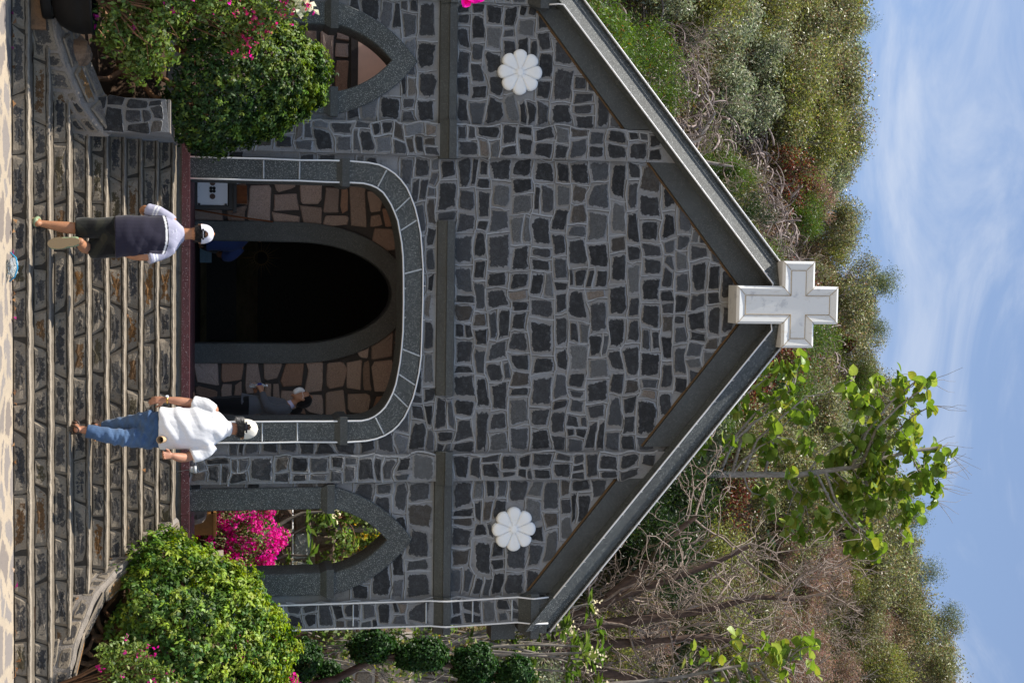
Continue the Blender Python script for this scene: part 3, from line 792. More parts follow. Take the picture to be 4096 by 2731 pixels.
stringer([(-1.64, -1.90, .78), (-1.75, -1.98, .68), (-1.95, -2.14, .56), (-2.30, -2.34, .44), (-2.62, -2.46, .36), (-2.95, -2.52, .34)], -.34,
         'short sloping stone parapet running down from the planter wall to the black pot', .13)
# planter wall left of the upper steps
pw = empty('planter_wall', (-1.8, -1.9, 0), 'upright planter wall of dark stones in white mortar beside the upper steps', 'wall')
mb = MB(); mb.prism([(-2.02, .2), (-1.66, .2), (-1.70, 1.36), (-2.02, 1.33)], -1.92, -.3); mb.build('wall_core', M['mortar'], pw)
rng = random.Random(3)
SLATE_ = SLATE[:6]
for c in courses(-2.02, -1.69, .60, 1.33, .19, .12, rng):
    P = cell_poly(*c, .006, rng)
    if P is None: continue
    V, F, C = stone_geo(P, lambda x, z, d: (x, -1.921 - d, z), .006, pick(rng, SLATE_), rng, .93, .7)
    link('stone', mesh_np('stone', V, F, M['stone'], col=C), pw)
mb = MB(); mb.box(-2.02, -1.70, -1.90, -.3, 1.345, 1.37); mb.build('coping', M['parapet'], pw)

# ------------------------------------------------------------------ vegetation helpers
def nrm(a): return a / np.maximum(np.linalg.norm(a, axis=-1, keepdims=True), 1e-9)
def vary(nr, base, n, lo=.65, hi=1.4, hue=.12):
    c = np.array(base)[None, :] * nr.uniform(lo, hi, (n, 1)); c = c * nr.uniform(1 - hue, 1 + hue, (n, 3)); return c
def palette(nr, n, pal, **kw):
    w_ = np.array([p[1] for p in pal], float); idx = nr.choice(len(pal), n, p=w_ / w_.sum())
    c = np.zeros((n, 3))
    for i, p in enumerate(pal):
        m = idx == i; c[m] = vary(nr, p[0], m.sum(), **kw)
    return c
def leaves(nr, P, Nn, L, W, cols, fold=.28, droop=0.0, jit=.6, tan=None):
    n = len(P); Nn = nrm(Nn + nr.normal(0, jit, (n, 3)))
    t = nr.normal(0, 1, (n, 3)) if tan is None else tan + nr.normal(0, .5, (n, 3))
    t[:, 2] -= droop
    t = nrm(t - Nn * (t * Nn).sum(1, keepdims=True)); s = np.cross(Nn, t)
    l = (L * nr.uniform(.65, 1.25, (n, 1))); w_ = (W * nr.uniform(.7, 1.2, (n, 1)))
    V = np.stack([P, P + t * l * .5 + s * w_ * .5 + Nn * fold * w_, P + t * l - Nn * l * .08, P + t * l * .5 - s * w_ * .5 + Nn * fold * w_], 1).reshape(-1, 3)
    F = np.arange(4 * n).reshape(n, 4)
    return V, F, np.repeat(cols, 4, 0)
def merge(parts):
    V = []; F = []; C = []; b = 0
    for v, f, c in parts:
        V.append(v); F.append(f + b); C.append(c); b += len(v)
    return np.concatenate(V), np.concatenate(F), np.concatenate(C)
def fol(name, parts, mat, parent):
    V, F, C = merge(parts); return link(name, mesh_np(name, V, F, mat, False, col=C), parent)
def grow(rng, p, d, L, r, lvl, mx, segs, tips, spread=.8, upw=.15, wig=.2, nch=(2, 3), seg=4, lr=.72, rr=.58):
    pts = [p.copy()]; rad = [r]
    for i in range(seg):
        d = (d + Vector((rng.gauss(0, wig), rng.gauss(0, wig), rng.gauss(0, wig) + upw))).normalized(); p = p + d * (L / seg)
        pts.append(p.copy()); rad.append(r * (1 - (1 - rr) * (i + 1) / seg))
    segs.append((pts, rad))
    if lvl >= mx: tips.append((p, d)); return
    for k in range(rng.randint(*nch)):
        i = rng.randint(max(1, seg - 2), seg) if k else seg
        a = Vector((rng.gauss(0, 1), rng.gauss(0, 1), rng.gauss(0, .7))); a = (a - d * a.dot(d)).normalized()
        grow(rng, pts[i].copy(), (d + a * spread * rng.uniform(.6, 1.3)).normalized(), L * lr * rng.uniform(.75, 1.2), rad[i] * .8, lvl + 1, mx, segs, tips, spread, upw, wig, nch, seg, lr, rr)
def branches(name, segs, mat, parent, k=5, minr=.0):
    mb = MB()
    for pts, rad in segs: mb.tube(pts, [max(r_, minr) for r_ in rad], k if rad[0] > .02 else 4, False)
    return mb.build(name, mat, parent, True)

# ------------------------------------------------------------------ clipped bushes by the stairs
def clipped_bush(label, c, rad, seed, n, L, W, pal, trunkmat, base, zcut, taper=0.0, lump=.10):
    nr = np.random.default_rng(seed); rng = random.Random(seed)
    root = empty('clipped_bush', base, label, 'bush')
    ns = n // 6; d = nrm(nr.normal(0, 1, (int(ns * 1.6), 3)))
    f = np.array([1 + lump * mnoise.noise(Vector(v) * 2.3 + Vector((seed, 0, 0))) + lump * .9 * mnoise.noise(Vector(v) * 6 + Vector((0, seed, 0))) + lump * .8 * mnoise.noise(Vector(v) * 15 + Vector((0, 0, seed))) for v in d])[:, None]
    f = f * (1 - np.abs(nr.normal(0, .06, (len(d), 1)))) * (1 + (nr.random((len(d), 1)) < .05) * nr.uniform(0, .07, (len(d), 1)))
    p = d * f * np.array(rad)[None, :]
    p[:, :2] *= 1 - taper * (p[:, 2:3] / rad[2]); p = p + np.array(c)[None, :]
    k = p[:, 2] > zcut + .10 * np.sin(p[:, 0] * 7) + .06 * np.sin(p[:, 1] * 9); p = p[k][:ns]; d = d[k][:ns]
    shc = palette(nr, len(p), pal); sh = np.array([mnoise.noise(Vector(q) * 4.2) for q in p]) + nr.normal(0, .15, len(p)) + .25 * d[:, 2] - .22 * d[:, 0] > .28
    shc[sh] = vary(nr, pal[-1][0], sh.sum(), .9, 1.35) * np.array([1.15, 1.05, .9])  # shoots facing up and left coloured paler, sunlight put into the colour
    ax = nrm(d + np.array([-.15, 0, .55]) + nr.normal(0, .35, d.shape)); LP = []
    for j in range(6):
        tan = nr.normal(0, 1, ax.shape); tan = nrm(tan - ax * (tan * ax).sum(1, keepdims=True)) + ax * (.25 + .12 * j)
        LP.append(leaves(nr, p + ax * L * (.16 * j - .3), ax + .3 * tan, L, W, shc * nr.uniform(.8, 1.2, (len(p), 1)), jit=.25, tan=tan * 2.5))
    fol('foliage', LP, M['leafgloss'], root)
    segs = []; tips = []
    for k in range(4):
        a = rng.uniform(0, 6.28); grow(rng, Vector((base[0] + .07 * math.cos(a), base[1] + .07 * math.sin(a), base[2] - .05)), Vector((math.cos(a) * .5, math.sin(a) * .4, .8)).normalized(), rad[2] * .55, .05, 0, 2, segs, tips, .6, .15, .25)
    for k in range(9):
        a = rng.uniform(2.6, 5.4); p = Vector((base[0], base[1], base[2] + .12)); pts = [p]; d_ = Vector((math.cos(a), math.sin(a) * .8, 0))
        for i in range(6): d_ = (d_ + Vector((rng.gauss(0, .35), rng.gauss(0, .35), 0))).normalized(); p = p + d_ * .15; pts.append(Vector((p.x, p.y, float(bed_z(p.x, p.y)) + rng.uniform(.02, .16))))
        segs.append((pts, list(np.linspace(.04, .014, 7))))
    branches('trunk', segs, trunkmat, root)
    return root
DARKG = [((.034, .074, .015), 10), ((.019, .045, .010), 10), ((.11, .18, .028), 5)]
MIDG = [((.075, .15, .02), 10), ((.04, .092, .014), 10), ((.18, .27, .035), 6)]
clipped_bush('dark glossy clipped bush with twisted trunk above the planter wall', (-2.42, -1.05, 1.95), (.80, .72, 1.02), 4, 42000, .046, .023, DARKG, M['barkbrown'], (-2.45, -1.1, .85), 1.38, .28)
clipped_bush('large bright green clipped bush beside the curved parapet', (3.72, -1.2, 1.50), (1.22, .85, 1.08), 9, 60000, .054, .026, MIDG, M['barkbrown'], (3.6, -1.25, .45), .86, .20, .13)

# ------------------------------------------------------------------ bougainvilleas
BLEAF = [((.13, .20, .04), 10), ((.19, .26, .06), 9), ((.08, .13, .025), 6)]
PINK = [((.74, .03, .33), 10), ((.80, .07, .42), 8), ((.55, .012, .22), 6)]
PALEPINK = [((.70, .05, .20), 8), ((.72, .16, .20), 6), ((.60, .02, .28), 6)]
def bougain(label, blobs, seed, base, nleaf, nfl, pal, flpal, L=.05, flL=.04, name='bougainvillea', group=None):
    """blobs: (x,y,z,r); nleaf and nfl per square metre of blob"""
    nr = np.random.default_rng(seed); rng = random.Random(seed)
    root = empty(name, base, label, name.split('_')[-1], group)
    LP = []; FP = []
    for (x, y, z, r_) in blobs:
        n = int(nleaf * r_ * r_ * 12); d = nrm(nr.normal(0, 1, (n, 3))); p = np.array([x, y, z]) + d * r_ * (nr.random((n, 1)) ** .38) * np.array([1, 1, .95])
        p += .06 * np.sin(p[:, [1, 2, 0]] * 13) + .03 * np.sin(p[:, [2, 0, 1]] * 31)
        LP.append(leaves(nr, p, d + np.array([0, 0, .5]), L, L * .6, palette(nr, n, pal), droop=.5, jit=.7))
        m = int(nfl * r_ * r_ * 12)
        if m:
            d = nrm(nr.normal(0, 1, (m, 3)) + np.array([0, -.25, .25])); q = np.array([x, y, z]) + d * r_ * nr.uniform(.82, 1.06, (m, 1))
            msk = np.array([mnoise.noise(Vector(v) * 5.5 + Vector((seed, 0, 0))) for v in q]) > .02
            q = q[msk]; d = d[msk]
            q3 = np.repeat(q, 3, 0) + nr.normal(0, .008, (len(q) * 3, 3))
            FP.append(leaves(nr, q3, np.repeat(d, 3, 0), flL, flL * .85, palette(nr, len(q3), flpal, lo=.8, hi=1.2, hue=.05), fold=.15, jit=.8))
    fol('foliage', LP, M['leaf'], root)
    if FP: fol('blossom', FP, M['petal'], root)
    segs = []
    for (x, y, z, r_) in blobs:
        for k in range(3):
            a = Vector(base); b_ = Vector((x + rng.uniform(-r_, r_) * .7, y + rng.uniform(-r_, r_) * .7, z + rng.uniform(-.2, .8) * r_)); mid = a.lerp(b_, .5) + Vector((rng.uniform(-.1, .1), rng.uniform(-.1, .1), .12))
            segs.append(([a, a.lerp(mid, .5) + Vector((0, 0, .05)), mid, mid.lerp(b_, .5) + Vector((0, 0, .05)), b_], [.014, .012, .009, .006, .003]))
    branches('stem', segs, M['barkbrown'], root)
    return root
bougain('potted bougainvillea with pale green leaves and scattered pink and white blooms', [(-2.86, -2.45, .95, .30), (-2.55, -2.40, 1.0, .30), (-2.34, -2.35, 1.10, .22), (-2.72, -2.4, 1.28, .28), (-3.0, -2.4, 1.35, .3), (-2.45, -2.38, 1.33, .17), (-3.05, -2.2, 1.75, .28), (-3.5, -2.5, 1.8, .42), (-3.75, -2.45, 2.3, .5), (-3.45, -2.7, 1.2, .4), (-4.1, -2.6, 2.9, .5)],
        31, (-2.85, -2.6, .72), 780, 7, BLEAF, PINK, .055, .05)
bougain('straggling bougainvillea with salmon pink blooms leaning over the dark bush', [(-2.85, -2.05, 1.98, .22), (-2.62, -2.0, 2.02, .16), (-2.95, -2.0, 2.25, .25), (-2.70, -1.95, 2.22, .16), (-3.0, -2.0, 2.55, .22), (-2.55, -1.98, 2.12, .12)],
        32, (-3.2, -1.9, .8), 620, 90, BLEAF, PALEPINK, .055, .035)
bougain('young bougainvillea with light leaves in front of the large bright bush', [(3.30, -2.38, .92, .15), (3.48, -2.38, .88, .19), (3.36, -2.36, 1.10, .17), (3.58, -2.35, 1.08, .22), (3.46, -2.34, 1.26, .12), (3.62, -2.34, 1.34, .13), (3.75, -2.35, .95, .2)],
        33, (3.65, -2.35, .25), 900, 26, BLEAF, PINK, .045, .04)
bougain('magenta bougainvillea in full bloom seen through the open side arch', [(3.15, 4.1, 2.05, .40), (3.55, 4.1, 2.25, .42), (3.9, 4.05, 2.05, .40), (3.45, 4.0, 1.72, .28), (3.85, 4.0, 1.72, .26), (3.2, 4.2, 2.3, .22), (3.75, 4.1, 2.42, .2), (3.02, 4.0, 2.42, .2), (3.98, 4.05, 2.5, .15), (4.1, 4.0, 1.85, .24), (2.98, 3.95, 1.72, .16), (3.5, 4.1, 2.62, .15)],
        34, (3.5, 4.3, 1.3), 420, 400, BLEAF, PINK, .05, .042, group='magenta bougainvilleas behind the chapel')
bougain('magenta bougainvillea blooming against the outside of the chapel pier', [(4.75, 3.0, 2.2, .3), (4.9, 3.0, 2.5, .28), (5.15, 3.0, 2.45, .28), (5.35, 3.0, 2.62, .26), (5.5, 3.0, 2.3, .3)],
        35, (5.1, 3.2, 1.2), 420, 360, BLEAF, PINK, .05, .045, group='magenta bougainvilleas behind the chapel')
YEL = [((.75, .5, .05), 5), ((.7, .6, .12), 4)]
bougain('leafy garden shrub with small yellow flowers on the upper garden wall', [(4.1, 7.5, 4.15, .4), (4.5, 7.6, 4.5, .45), (3.7, 7.6, 4.6, .35), (5.0, 7.6, 4.3, .4)], 36, (4.4, 7.7, 3.2), 240, 60, BLEAF, YEL, .09, .05, 'garden_shrub')
bougain('green trailing creeper with round leaves hanging over the brown garden wall', [(3.3, 5.75, 3.5, .22), (3.6, 5.7, 3.35, .2), (3.9, 5.72, 3.65, .22), (3.45, 5.7, 3.75, .2), (4.3, 5.7, 3.55, .25)], 37, (3.6, 6.2, 3.6), 260, 0, BLEAF, YEL, .09, .05, 'garden_creeper')
bougain('sprawling green shrub filling the bed outside the chapel pier', [(4.7, 5.2, 2.9, .35), (5.2, 5.1, 3.5, .4), (4.8, 5.3, 4.2, .4), (5.5, 5.2, 4.6, .45), (5.0, 5.3, 5.2, .4), (5.8, 5.3, 3.0, .4)], 38, (5.2, 5.3, 1.5), 110, 3, BLEAF, YEL, .10, .05, 'garden_shrub')
# white blossom
nr = np.random.default_rng(77); q = np.array([[-2.93, -2.15, 2.62]]) + nr.normal(0, .045, (14, 3)); q = np.repeat(q, 3, 0)
wb = empty('bougainvillea_spray', (-2.95, -2.1, 2.5), 'white bougainvillea blooms beside the salmon pink ones', 'flower')
fol('blossom', [leaves(nr, q, nr.normal(0, 1, q.shape) + np.array([0, -1, .3]), .075, .06, vary(nr, (.72, .72, .55), len(q), .9, 1.1, .03), jit=.5)], M['petal'], wb)
mb = MB(); mb.tube([(-3.2, -1.95, 1.9), (-3.1, -2.05, 2.35), (-2.95, -2.12, 2.6)], [.006, .005, .003], 5); mb.build('stem', M['barkbrown'], wb)
# big pink bloom close to the camera
fl = empty('bougainvillea_spray', (-1.3, -11.9, 2.72), 'vivid pink bougainvillea bloom on a thin stalk hanging in front of the gable', 'flower')
fc = Vector((-1.262, -11.95, 2.715)); rng = random.Random(8)
def bract(c, d, u_, L_, W_):
    s_ = d.cross(u_).normalized(); V = []; F = []; n = 6
    for i in range(n + 1):
        t = i / n; w_ = W_ * math.sin(math.pi * min(1, t * .92 + .06)) ** .75 * (1 if t < .97 else .25); p = c + d * (L_ * t) + u_ * (.35 * L_ * t * t)
        for k in (-1, -.5, 0, .5, 1): V.append(tuple(p + s_ * (w_ * k * .5) + u_ * (abs(k) ** 1.5 * w_ * .22 + .003 * math.sin(9 * t + 4 * k))))
    for i in range(n):
        for k in range(4): F.append((i * 5 + k, i * 5 + k + 1, (i + 1) * 5 + k + 1, (i + 1) * 5 + k))
    return V, F
for k in range(11):
    a = k * 2.4 + rng.uniform(-.3, .3); d = Vector((math.cos(a) * .7, -.45 + rng.uniform(-.3, .3), math.sin(a))).normalized(); u_ = Vector((0, -1, .1)) - d * d.dot(Vector((0, -1, .1))); u_.normalize()
    V, F = bract(fc + Vector((rng.uniform(-.008, .008), rng.uniform(-.01, .01), rng.uniform(-.012, .012))), d, u_, rng.uniform(.038, .055), rng.uniform(.032, .042))
    cc = np.array([(.85, .02, .42)]) * rng.uniform(.85, 1.1); link('bract', mesh_np('bract', V, F, M['petal'], True, col=np.repeat(cc, len(V), 0)), fl)
mb = MB(); mb.tube([fc + Vector((0, .01, 0)), fc + Vector((-.05, .05, .05)), fc + Vector((-.25, .1, -.05)), fc + Vector((-.5, .15, -.6)), fc + Vector((-.6, .2, -1.6)), fc + Vector((-.62, .2, -2.72))], [.002, .003, .004, .006, .008, .012], 6, True); mb.build('stem', M['barkbrown'], fl, True)

# ------------------------------------------------------------------ pot, rock, planters
pot = empty('plant_pot', (-2.88, -2.6, .30), 'big round black glazed pot holding the bougainvillea at the foot of the stairs', 'pot')
def lathe(cx, cy, prof, mat, name, parent, n=36, smooth=True):
    V = []; F = []
    for r_, z in prof:
        for j in range(n): V.append((cx + r_ * math.cos(2 * math.pi * j / n), cy + r_ * math.sin(2 * math.pi * j / n), z))
    for i in range(len(prof) - 1):
        for j in range(n): F.append((i * n + j, i * n + (j + 1) % n, (i + 1) * n + (j + 1) % n, (i + 1) * n + j))
    F.append(tuple(range(n - 1, -1, -1)))
    mb = MB(); mb.add(V, F); return mb.build(name, mat, parent, smooth)
lathe(-2.88, -2.6, [(.16, .36), (.22, .37), (.30, .42), (.355, .52), (.37, .62), (.36, .69), (.375, .705), (.375, .725), (.345, .728), (.33, .68)], M['pot'], 'bowl', pot)
lathe(-2.88, -2.6, [(.33, .66), (.16, .69), (.02, .70)], M['soil'], 'soil', pot)
lathe(-2.88, -2.6, [(.24, .27), (.25, .30), (.24, .36)], M['pot'], 'foot', pot)
mb = MB(); mb.box(-3.25, -2.55, -2.52, -2.2, .13, .285); o = mb.build('plinth_block', M['rock']); tag(o, 'low rough brown stone block under the black pot', 'stone')
def rock(label, c, rad, seed):
    nr = np.random.default_rng(seed); V = []; F = []; nt, npz = 14, 8
    for i in range(npz + 1):
        for j in range(nt):
            a, b_ = math.pi * i / npz, 2 * math.pi * j / nt; d = Vector((math.sin(a) * math.cos(b_), math.sin(a) * math.sin(b_), math.cos(a)))
            f = 1 + .28 * mnoise.noise(d * 1.6 + Vector((seed, 0, 0))) + .12 * mnoise.noise(d * 4 + Vector((0, seed, 0)))
            V.append((c[0] + d.x * rad[0] * f, c[1] + d.y * rad[1] * f, c[2] + d.z * rad[2] * f))
    for i in range(npz):
        for j in range(nt): F.append((i * nt + j, (i + 1) * nt + j, (i + 1) * nt + (j + 1) % nt, i * nt + (j + 1) % nt))
    mb = MB(); mb.add(V, F); tag(mb.build('boulder', M['rock']), label, 'rock')
rock('rust brown boulder resting behind the short sloping parapet', (-2.42, -2.12, .50), (.17, .14, .15), 3)
rock('brown boulder lying in shade on the soil seen through the open side arch', (3.0, 3.3, 1.42), (.16, .2, .2), 6)
pl = empty('planter', (3.3, 3.7, 1.3), 'ochre rectangular planter under the magenta bougainvillea', 'planter')
mb = MB(); mb.box(3.06, 3.36, 3.65, 3.9, 1.34, 1.70); mb.build('box', M['terracotta'], pl); mb = MB(); mb.box(3.04, 3.38, 3.63, 3.92, 1.702, 1.74); mb.build('rim', M['terracotta'], pl)
pl = empty('planter', (3.75, 3.5, 1.3), 'pale concrete planter with dappled light under the magenta bougainvillea', 'planter')
mb = MB(); mb.box(3.60, 4.1, 3.4, 3.8, 1.25, 1.84); mb.build('box', M['concrete'], pl); mb = MB(); mb.box(3.64, 4.06, 3.44, 3.76, 1.842, 1.85); mb.build('soil', M['soil'], pl)

# ------------------------------------------------------------------ garden walls behind, on the open side
def rubble_wall(label, x0, x1, y, z0, z1, hm, wm, seed, pal, mort):
    root = empty('garden_wall', ((x0 + x1) / 2, y, z0), label, 'wall'); rng = random.Random(seed)
    mb = MB(); mb.box(x0, x1, y, y + .5, z0, z1); mb.build('core', M[mort], root)
    for c in courses(x0, x1, z0 + .02, z1 + .03, hm, wm, rng):
        P = cell_poly(*c, .008, rng)
        if P: V, F, C = stone_geo(P, lambda x, z, d: (x, y - .002 - d, z), rng.uniform(.02, .07), pick(rng, pal), rng, .84, .5); link('stone', mesh_np('stone', V, F, M['stone2'], col=C), root)
M['stone2'] = m_stone('field_stone', (0.19, 0.13, 0.09), (0.23, 0.17, 0.12), lo=.0, hi=.3, grain=40)
rubble_wall('rough brown rubble garden wall with pale lichen patches', 2.3, 7.4, 6.0, 1.6, 3.55, .27, .34, 41, FIELDC, 'rock')
rubble_wall('upper pale stone garden wall above the brown rubble wall', 2.3, 8.4, 8.2, 2.8, 5.1, .42, .55, 42, [((.36, .29, .21), 5), ((.30, .22, .15), 5), ((.40, .34, .27), 4)], 'concrete')
rng = random.Random(51)
for k, (x, w_) in enumerate(((3.75, .10), (4.05, .07), (5.15, .09), (5.9, .08))):
    mb = MB(); mb.tube([(x, 7.4, 2.6), (x + rng.uniform(-.05, .05), 7.4, 3.9), (x + rng.uniform(-.1, .1), 7.4, 5.0)], [w_, w_ * .9, w_ * .8], 7)
    tag(mb.build('fence_post', M['bark'], None, True), 'weathered grey wooden post between the two garden walls', 'post', 'wooden posts between the garden walls')
mb = MB(); mb.tube([(3.2, 5.6, 2.86), (4.0, 5.58, 2.87), (5.0, 5.6, 2.86)], .013, 6); o = mb.build('water_pipe', M['led'], None, True); tag(o, 'thin white pipe running along the brown garden wall', 'pipe')

# ------------------------------------------------------------------ frangipani
def frangipani(label, base, tipsl, seed, L_, group, flowers=.4, col=((.08, .14, .03), 5)):
    nr = np.random.default_rng(seed); rng = random.Random(seed); root = empty('frangipani', base, label, 'tree', group); segs = []; LP = []; FP = []
    for t in tipsl:
        b_ = Vector(base); t = Vector(t); mid = b_.lerp(t, .55) + Vector((rng.uniform(-.2, .2), rng.uniform(-.2, .2), rng.uniform(-.1, .1)))
        segs.append(([b_, b_.lerp(mid, .5) + Vector((0, 0, .1)), mid, mid.lerp(t, .5) + Vector((rng.uniform(-.06, .06), 0, -.04)), t], [.05, .04, .03, .022, .016]))
        n = rng.randint(9, 14); a = np.linspace(0, 6.28, n, endpoint=False) + rng.random()
        tan = np.stack([np.cos(a), np.sin(a), nr.uniform(-.2, .9, n)], 1); P = np.repeat(np.array([tuple(t)]), n, 0) + nr.normal(0, .015, (n, 3))
        LP.append(leaves(nr, P, np.stack([-np.cos(a) * .3, -np.sin(a) * .3, np.ones(n)], 1), L_, L_ * .30, palette(nr, n, [col, ((.13, .19, .05), 3), ((.05, .09, .02), 2)]), jit=.2, tan=tan * 2))
        if rng.random() < flowers:
            m = 16; q = np.array([tuple(t)]) + nr.normal(0, .07, (m, 3)) + np.array([0, -.05, .14])
            FP.append(leaves(nr, q, nr.normal(0, 1, (m, 3)) + np.array([0, -1, .4]), .07, .055, vary(nr, (.78, .70, .48), m, .9, 1.1, .03)))
    branches('trunk', segs, M['bark'], root); fol('leaves', LP, M['leaf'], root)
    if FP: fol('blossom', FP, M['petal'], root)
frangipani('small frangipani with leaf rosettes standing before the brown garden wall', (3.9, 5.2, 1.9), [(3.55, 5.2, 3.05), (4.0, 5.15, 3.1), (3.35, 5.3, 3.35), (4.15, 5.2, 2.75)], 5, .32, 'frangipanis on the garden side', .3)
rng = random.Random(17)
for k, (bx, by) in enumerate(((6.9, 9.0), (6.2, 9.6), (7.6, 10.2))):
    tl = [(bx + rng.uniform(-1.1, .9), by + rng.uniform(-.8, .6), rng.uniform(6.0, 8.9)) for _ in range(20)]
    frangipani('bushy frangipani with cream white blossoms on the slope beside the chapel', (bx, by, float(hill_z(bx, by))), tl, 60 + k, .34, 'frangipanis on the garden side', .7)

# ------------------------------------------------------------------ cloud-pruned trees
def cloud_tree(label, base, path, clumps, seed):
    nr = np.random.default_rng(seed); root = empty('cloud_pruned_tree', base, label, 'tree', 'cloud-pruned trees in the garden')
    segs = [([Vector(p) for p in path], list(np.linspace(.075, .03, len(path))))]
    rc = random.Random(seed); clumps = clumps + [(x + rc.uniform(-.6, .6) * rx, y + rc.uniform(-.4, .4) * rx, z + rc.uniform(-.7, .5) * rz, rx * rc.uniform(.5, .75), rz * rc.uniform(.5, .8)) for (x, y, z, rx, rz) in clumps for _ in range(2)]
    for (x, y, z, rx, rz) in clumps:
        b_ = min((Vector(p) for p in path), key=lambda p: (p - Vector((x, y, z - rz))).length); t = Vector((x, y, z)); segs.append(([b_, b_.lerp(t, .5) + Vector((0, 0, -.05)), t], [.035, .028, .02]))
        n = int(5200 * rx * rz / .09); d = nrm(nr.normal(0, 1, (n, 3))); f = np.array([1 + .42 * mnoise.noise(Vector(v) * 1.9 + Vector((x * 3, z * 3, 0))) + .2 * mnoise.noise(Vector(v) * 5) for v in d])[:, None]
        p = np.array([x, y, z]) + d * f * np.array([rx, rx, rz]) * (1 - np.abs(nr.normal(0, .10, (n, 1))))
        fol('foliage_clump', [leaves(nr, p, d + np.array([0, 0, .3]), .055, .03, palette(nr, n, [((.03, .08, .018), 9), ((.018, .052, .012), 9), ((.06, .13, .025), 3)]))], M['leafgloss'], root)
    branches('trunk', segs, M['barkred'], root, 7)
cloud_tree('cloud-pruned tree with dark clipped clumps and a leaning reddish trunk', (5.7, 3.5, 1.2), [(5.75, 3.5, 1.1), (5.62, 3.5, 2.6), (5.42, 3.5, 3.4), (5.12, 3.5, 4.0), (5.2, 3.5, 4.6), (5.35, 3.5, 5.3)],
           [(4.97, 3.5, 3.92, .20, .33), (5.12, 3.45, 4.66, .22, .34), (5.32, 3.55, 5.40, .30, .32), (5.45, 3.5, 6.0, .22, .26)], 70)
cloud_tree('low dark clipped shrub beside the magenta bougainvillea', (5.35, 3.9, 1.2), [(5.3, 3.9, 1.1), (5.3, 3.9, 2.2), (5.25, 3.9, 2.8)], [(5.25, 3.9, 2.95, .28, .26), (5.6, 4.0, 3.4, .22, .22)], 71)
segs = []; tips = []; rng = random.Random(91)
gt = empty('bare_tree', (4.9, 5.0, 1.4), 'slender leafless tree with pale branches between pier and garden wall', 'tree')
for k in range(3): grow(rng, Vector((5.1 + .1 * k, 5.0, 1.4)), Vector((-.12 + .1 * k, 0, 1)), 1.7, .05, 0, 3, segs, tips, .75, .12, .14)
branches('trunk', segs, M['bark'], gt)
nr = np.random.default_rng(92); P = np.array([tuple(t[0]) for t in tips]); P = np.repeat(P, 9, 0) + nr.normal(0, .14, (len(P) * 9, 3))
fol('foliage', [leaves(nr, P, nr.normal(0, 1, P.shape) + np.array([0, 0, .6]), .10, .055, palette(nr, len(P), [((.09, .14, .03), 5), ((.16, .2, .05), 4), ((.25, .22, .05), 1)]))], M['leaf'], gt)

# ------------------------------------------------------------------ hillside: prototypes
def proto(name, label, cat, group, seed, h, n0, leafn, L_, W_, pal, bark, crown=.28, spread=.8, upw=.12, mx=3, flat=1.0, sway=.25, nch=(2, 4), thick=.05, mat='leaf', droop=.1, k=5):
    rng = random.Random(seed); nr = np.random.default_rng(seed); root = empty(name, (0, 0, 0), label, cat, group); segs = []; tips = []
    for i in range(n0):
        a = 6.28 * i / n0 + rng.uniform(-.5, .5); grow(rng, Vector((0, 0, -.25)), Vector((math.cos(a) * sway, math.sin(a) * sway, 1)).normalized(), h * .42, thick, 0, mx, segs, tips, spread, upw, .16, nch)
    zmax = max(t[0].z for t in tips); f = h / max(zmax, .1)
    segs = [([p * f for p in pts], rad) for pts, rad in segs]; tips = [(p * f, d) for p, d in tips]
    branches('trunk', segs, M[bark], root, k, .006)
    if leafn:
        P = np.array([tuple(t[0]) for t in tips]); m = max(1, leafn // len(P)); c = np.repeat(P, m, 0); off = nrm(nr.normal(0, 1, c.shape)) * (nr.random((len(c), 1)) ** .45) * crown * h / 3 * nr.uniform(.6, 1.3, (len(P), 1)).repeat(m, 0); off[:, 2] *= flat
        tc_ = np.repeat(nr.uniform(.75, 1.25, (len(P), 1)), m, 0)
        fol('crown', [leaves(nr, c + off, off + np.array([0, 0, crown * .6]), L_, W_, palette(nr, len(c), pal) * tc_, droop=droop, jit=.8)], M[mat], root)
    return root
def copy_thing(root, loc, rz, sc, label=None):
    c = root.copy(); COL.objects.link(c); c.location = loc; c.rotation_euler = (0, 0, rz); c.scale = (sc, sc, sc)
    if label: c['label'] = label
    for ch in root.children:
        d = ch.copy(); COL.objects.link(d); d.parent = c
    return c
OL = [((.17, .18, .07), 10), ((.11, .125, .045), 8), ((.30, .31, .18), 5), ((.20, .14, .08), 4)]
PR = {}
PR['olive'] = [proto('hillside_tree', 'olive green small-leaved tree on the slope behind the chapel', 'tree', 'trees on the hillside', 100 + i, 3.2, 3, 4600, .16, .065, OL, 'bark', .62) for i in range(3)]
PR['silver'] = [proto('hillside_shrub', 'silvery grey-green shrub on the slope behind the chapel', 'shrub', 'silvery shrubs on the hillside', 110 + i, 2.4, 4, 4600, .15, .055, [((.22, .25, .15), 10), ((.13, .16, .08), 8), ((.34, .37, .26), 5)], 'twig', .58) for i in range(2)]
PR['tuft'] = [proto('hillside_conifer', 'bright green feathery conifer on the slope behind the chapel', 'tree', 'feathery conifers on the hillside', 120 + i, 3.2, 3, 9000, .17, .028, [((.085, .155, .025), 10), ((.05, .10, .018), 8), ((.14, .21, .04), 4), ((.20, .07, .03), 1)], 'barkred', .5, flat=1.3) for i in range(2)]
PR['dark'] = [proto('hillside_conifer', 'dark green dense conifer on the slope behind the chapel', 'tree', 'dark conifers on the hillside', 130 + i, 3.0, 3, 9000, .15, .03, [((.022, .048, .012), 10), ((.012, .028, .008), 9), ((.05, .09, .02), 3)], 'barkred', .5, flat=1.2) for i in range(2)]
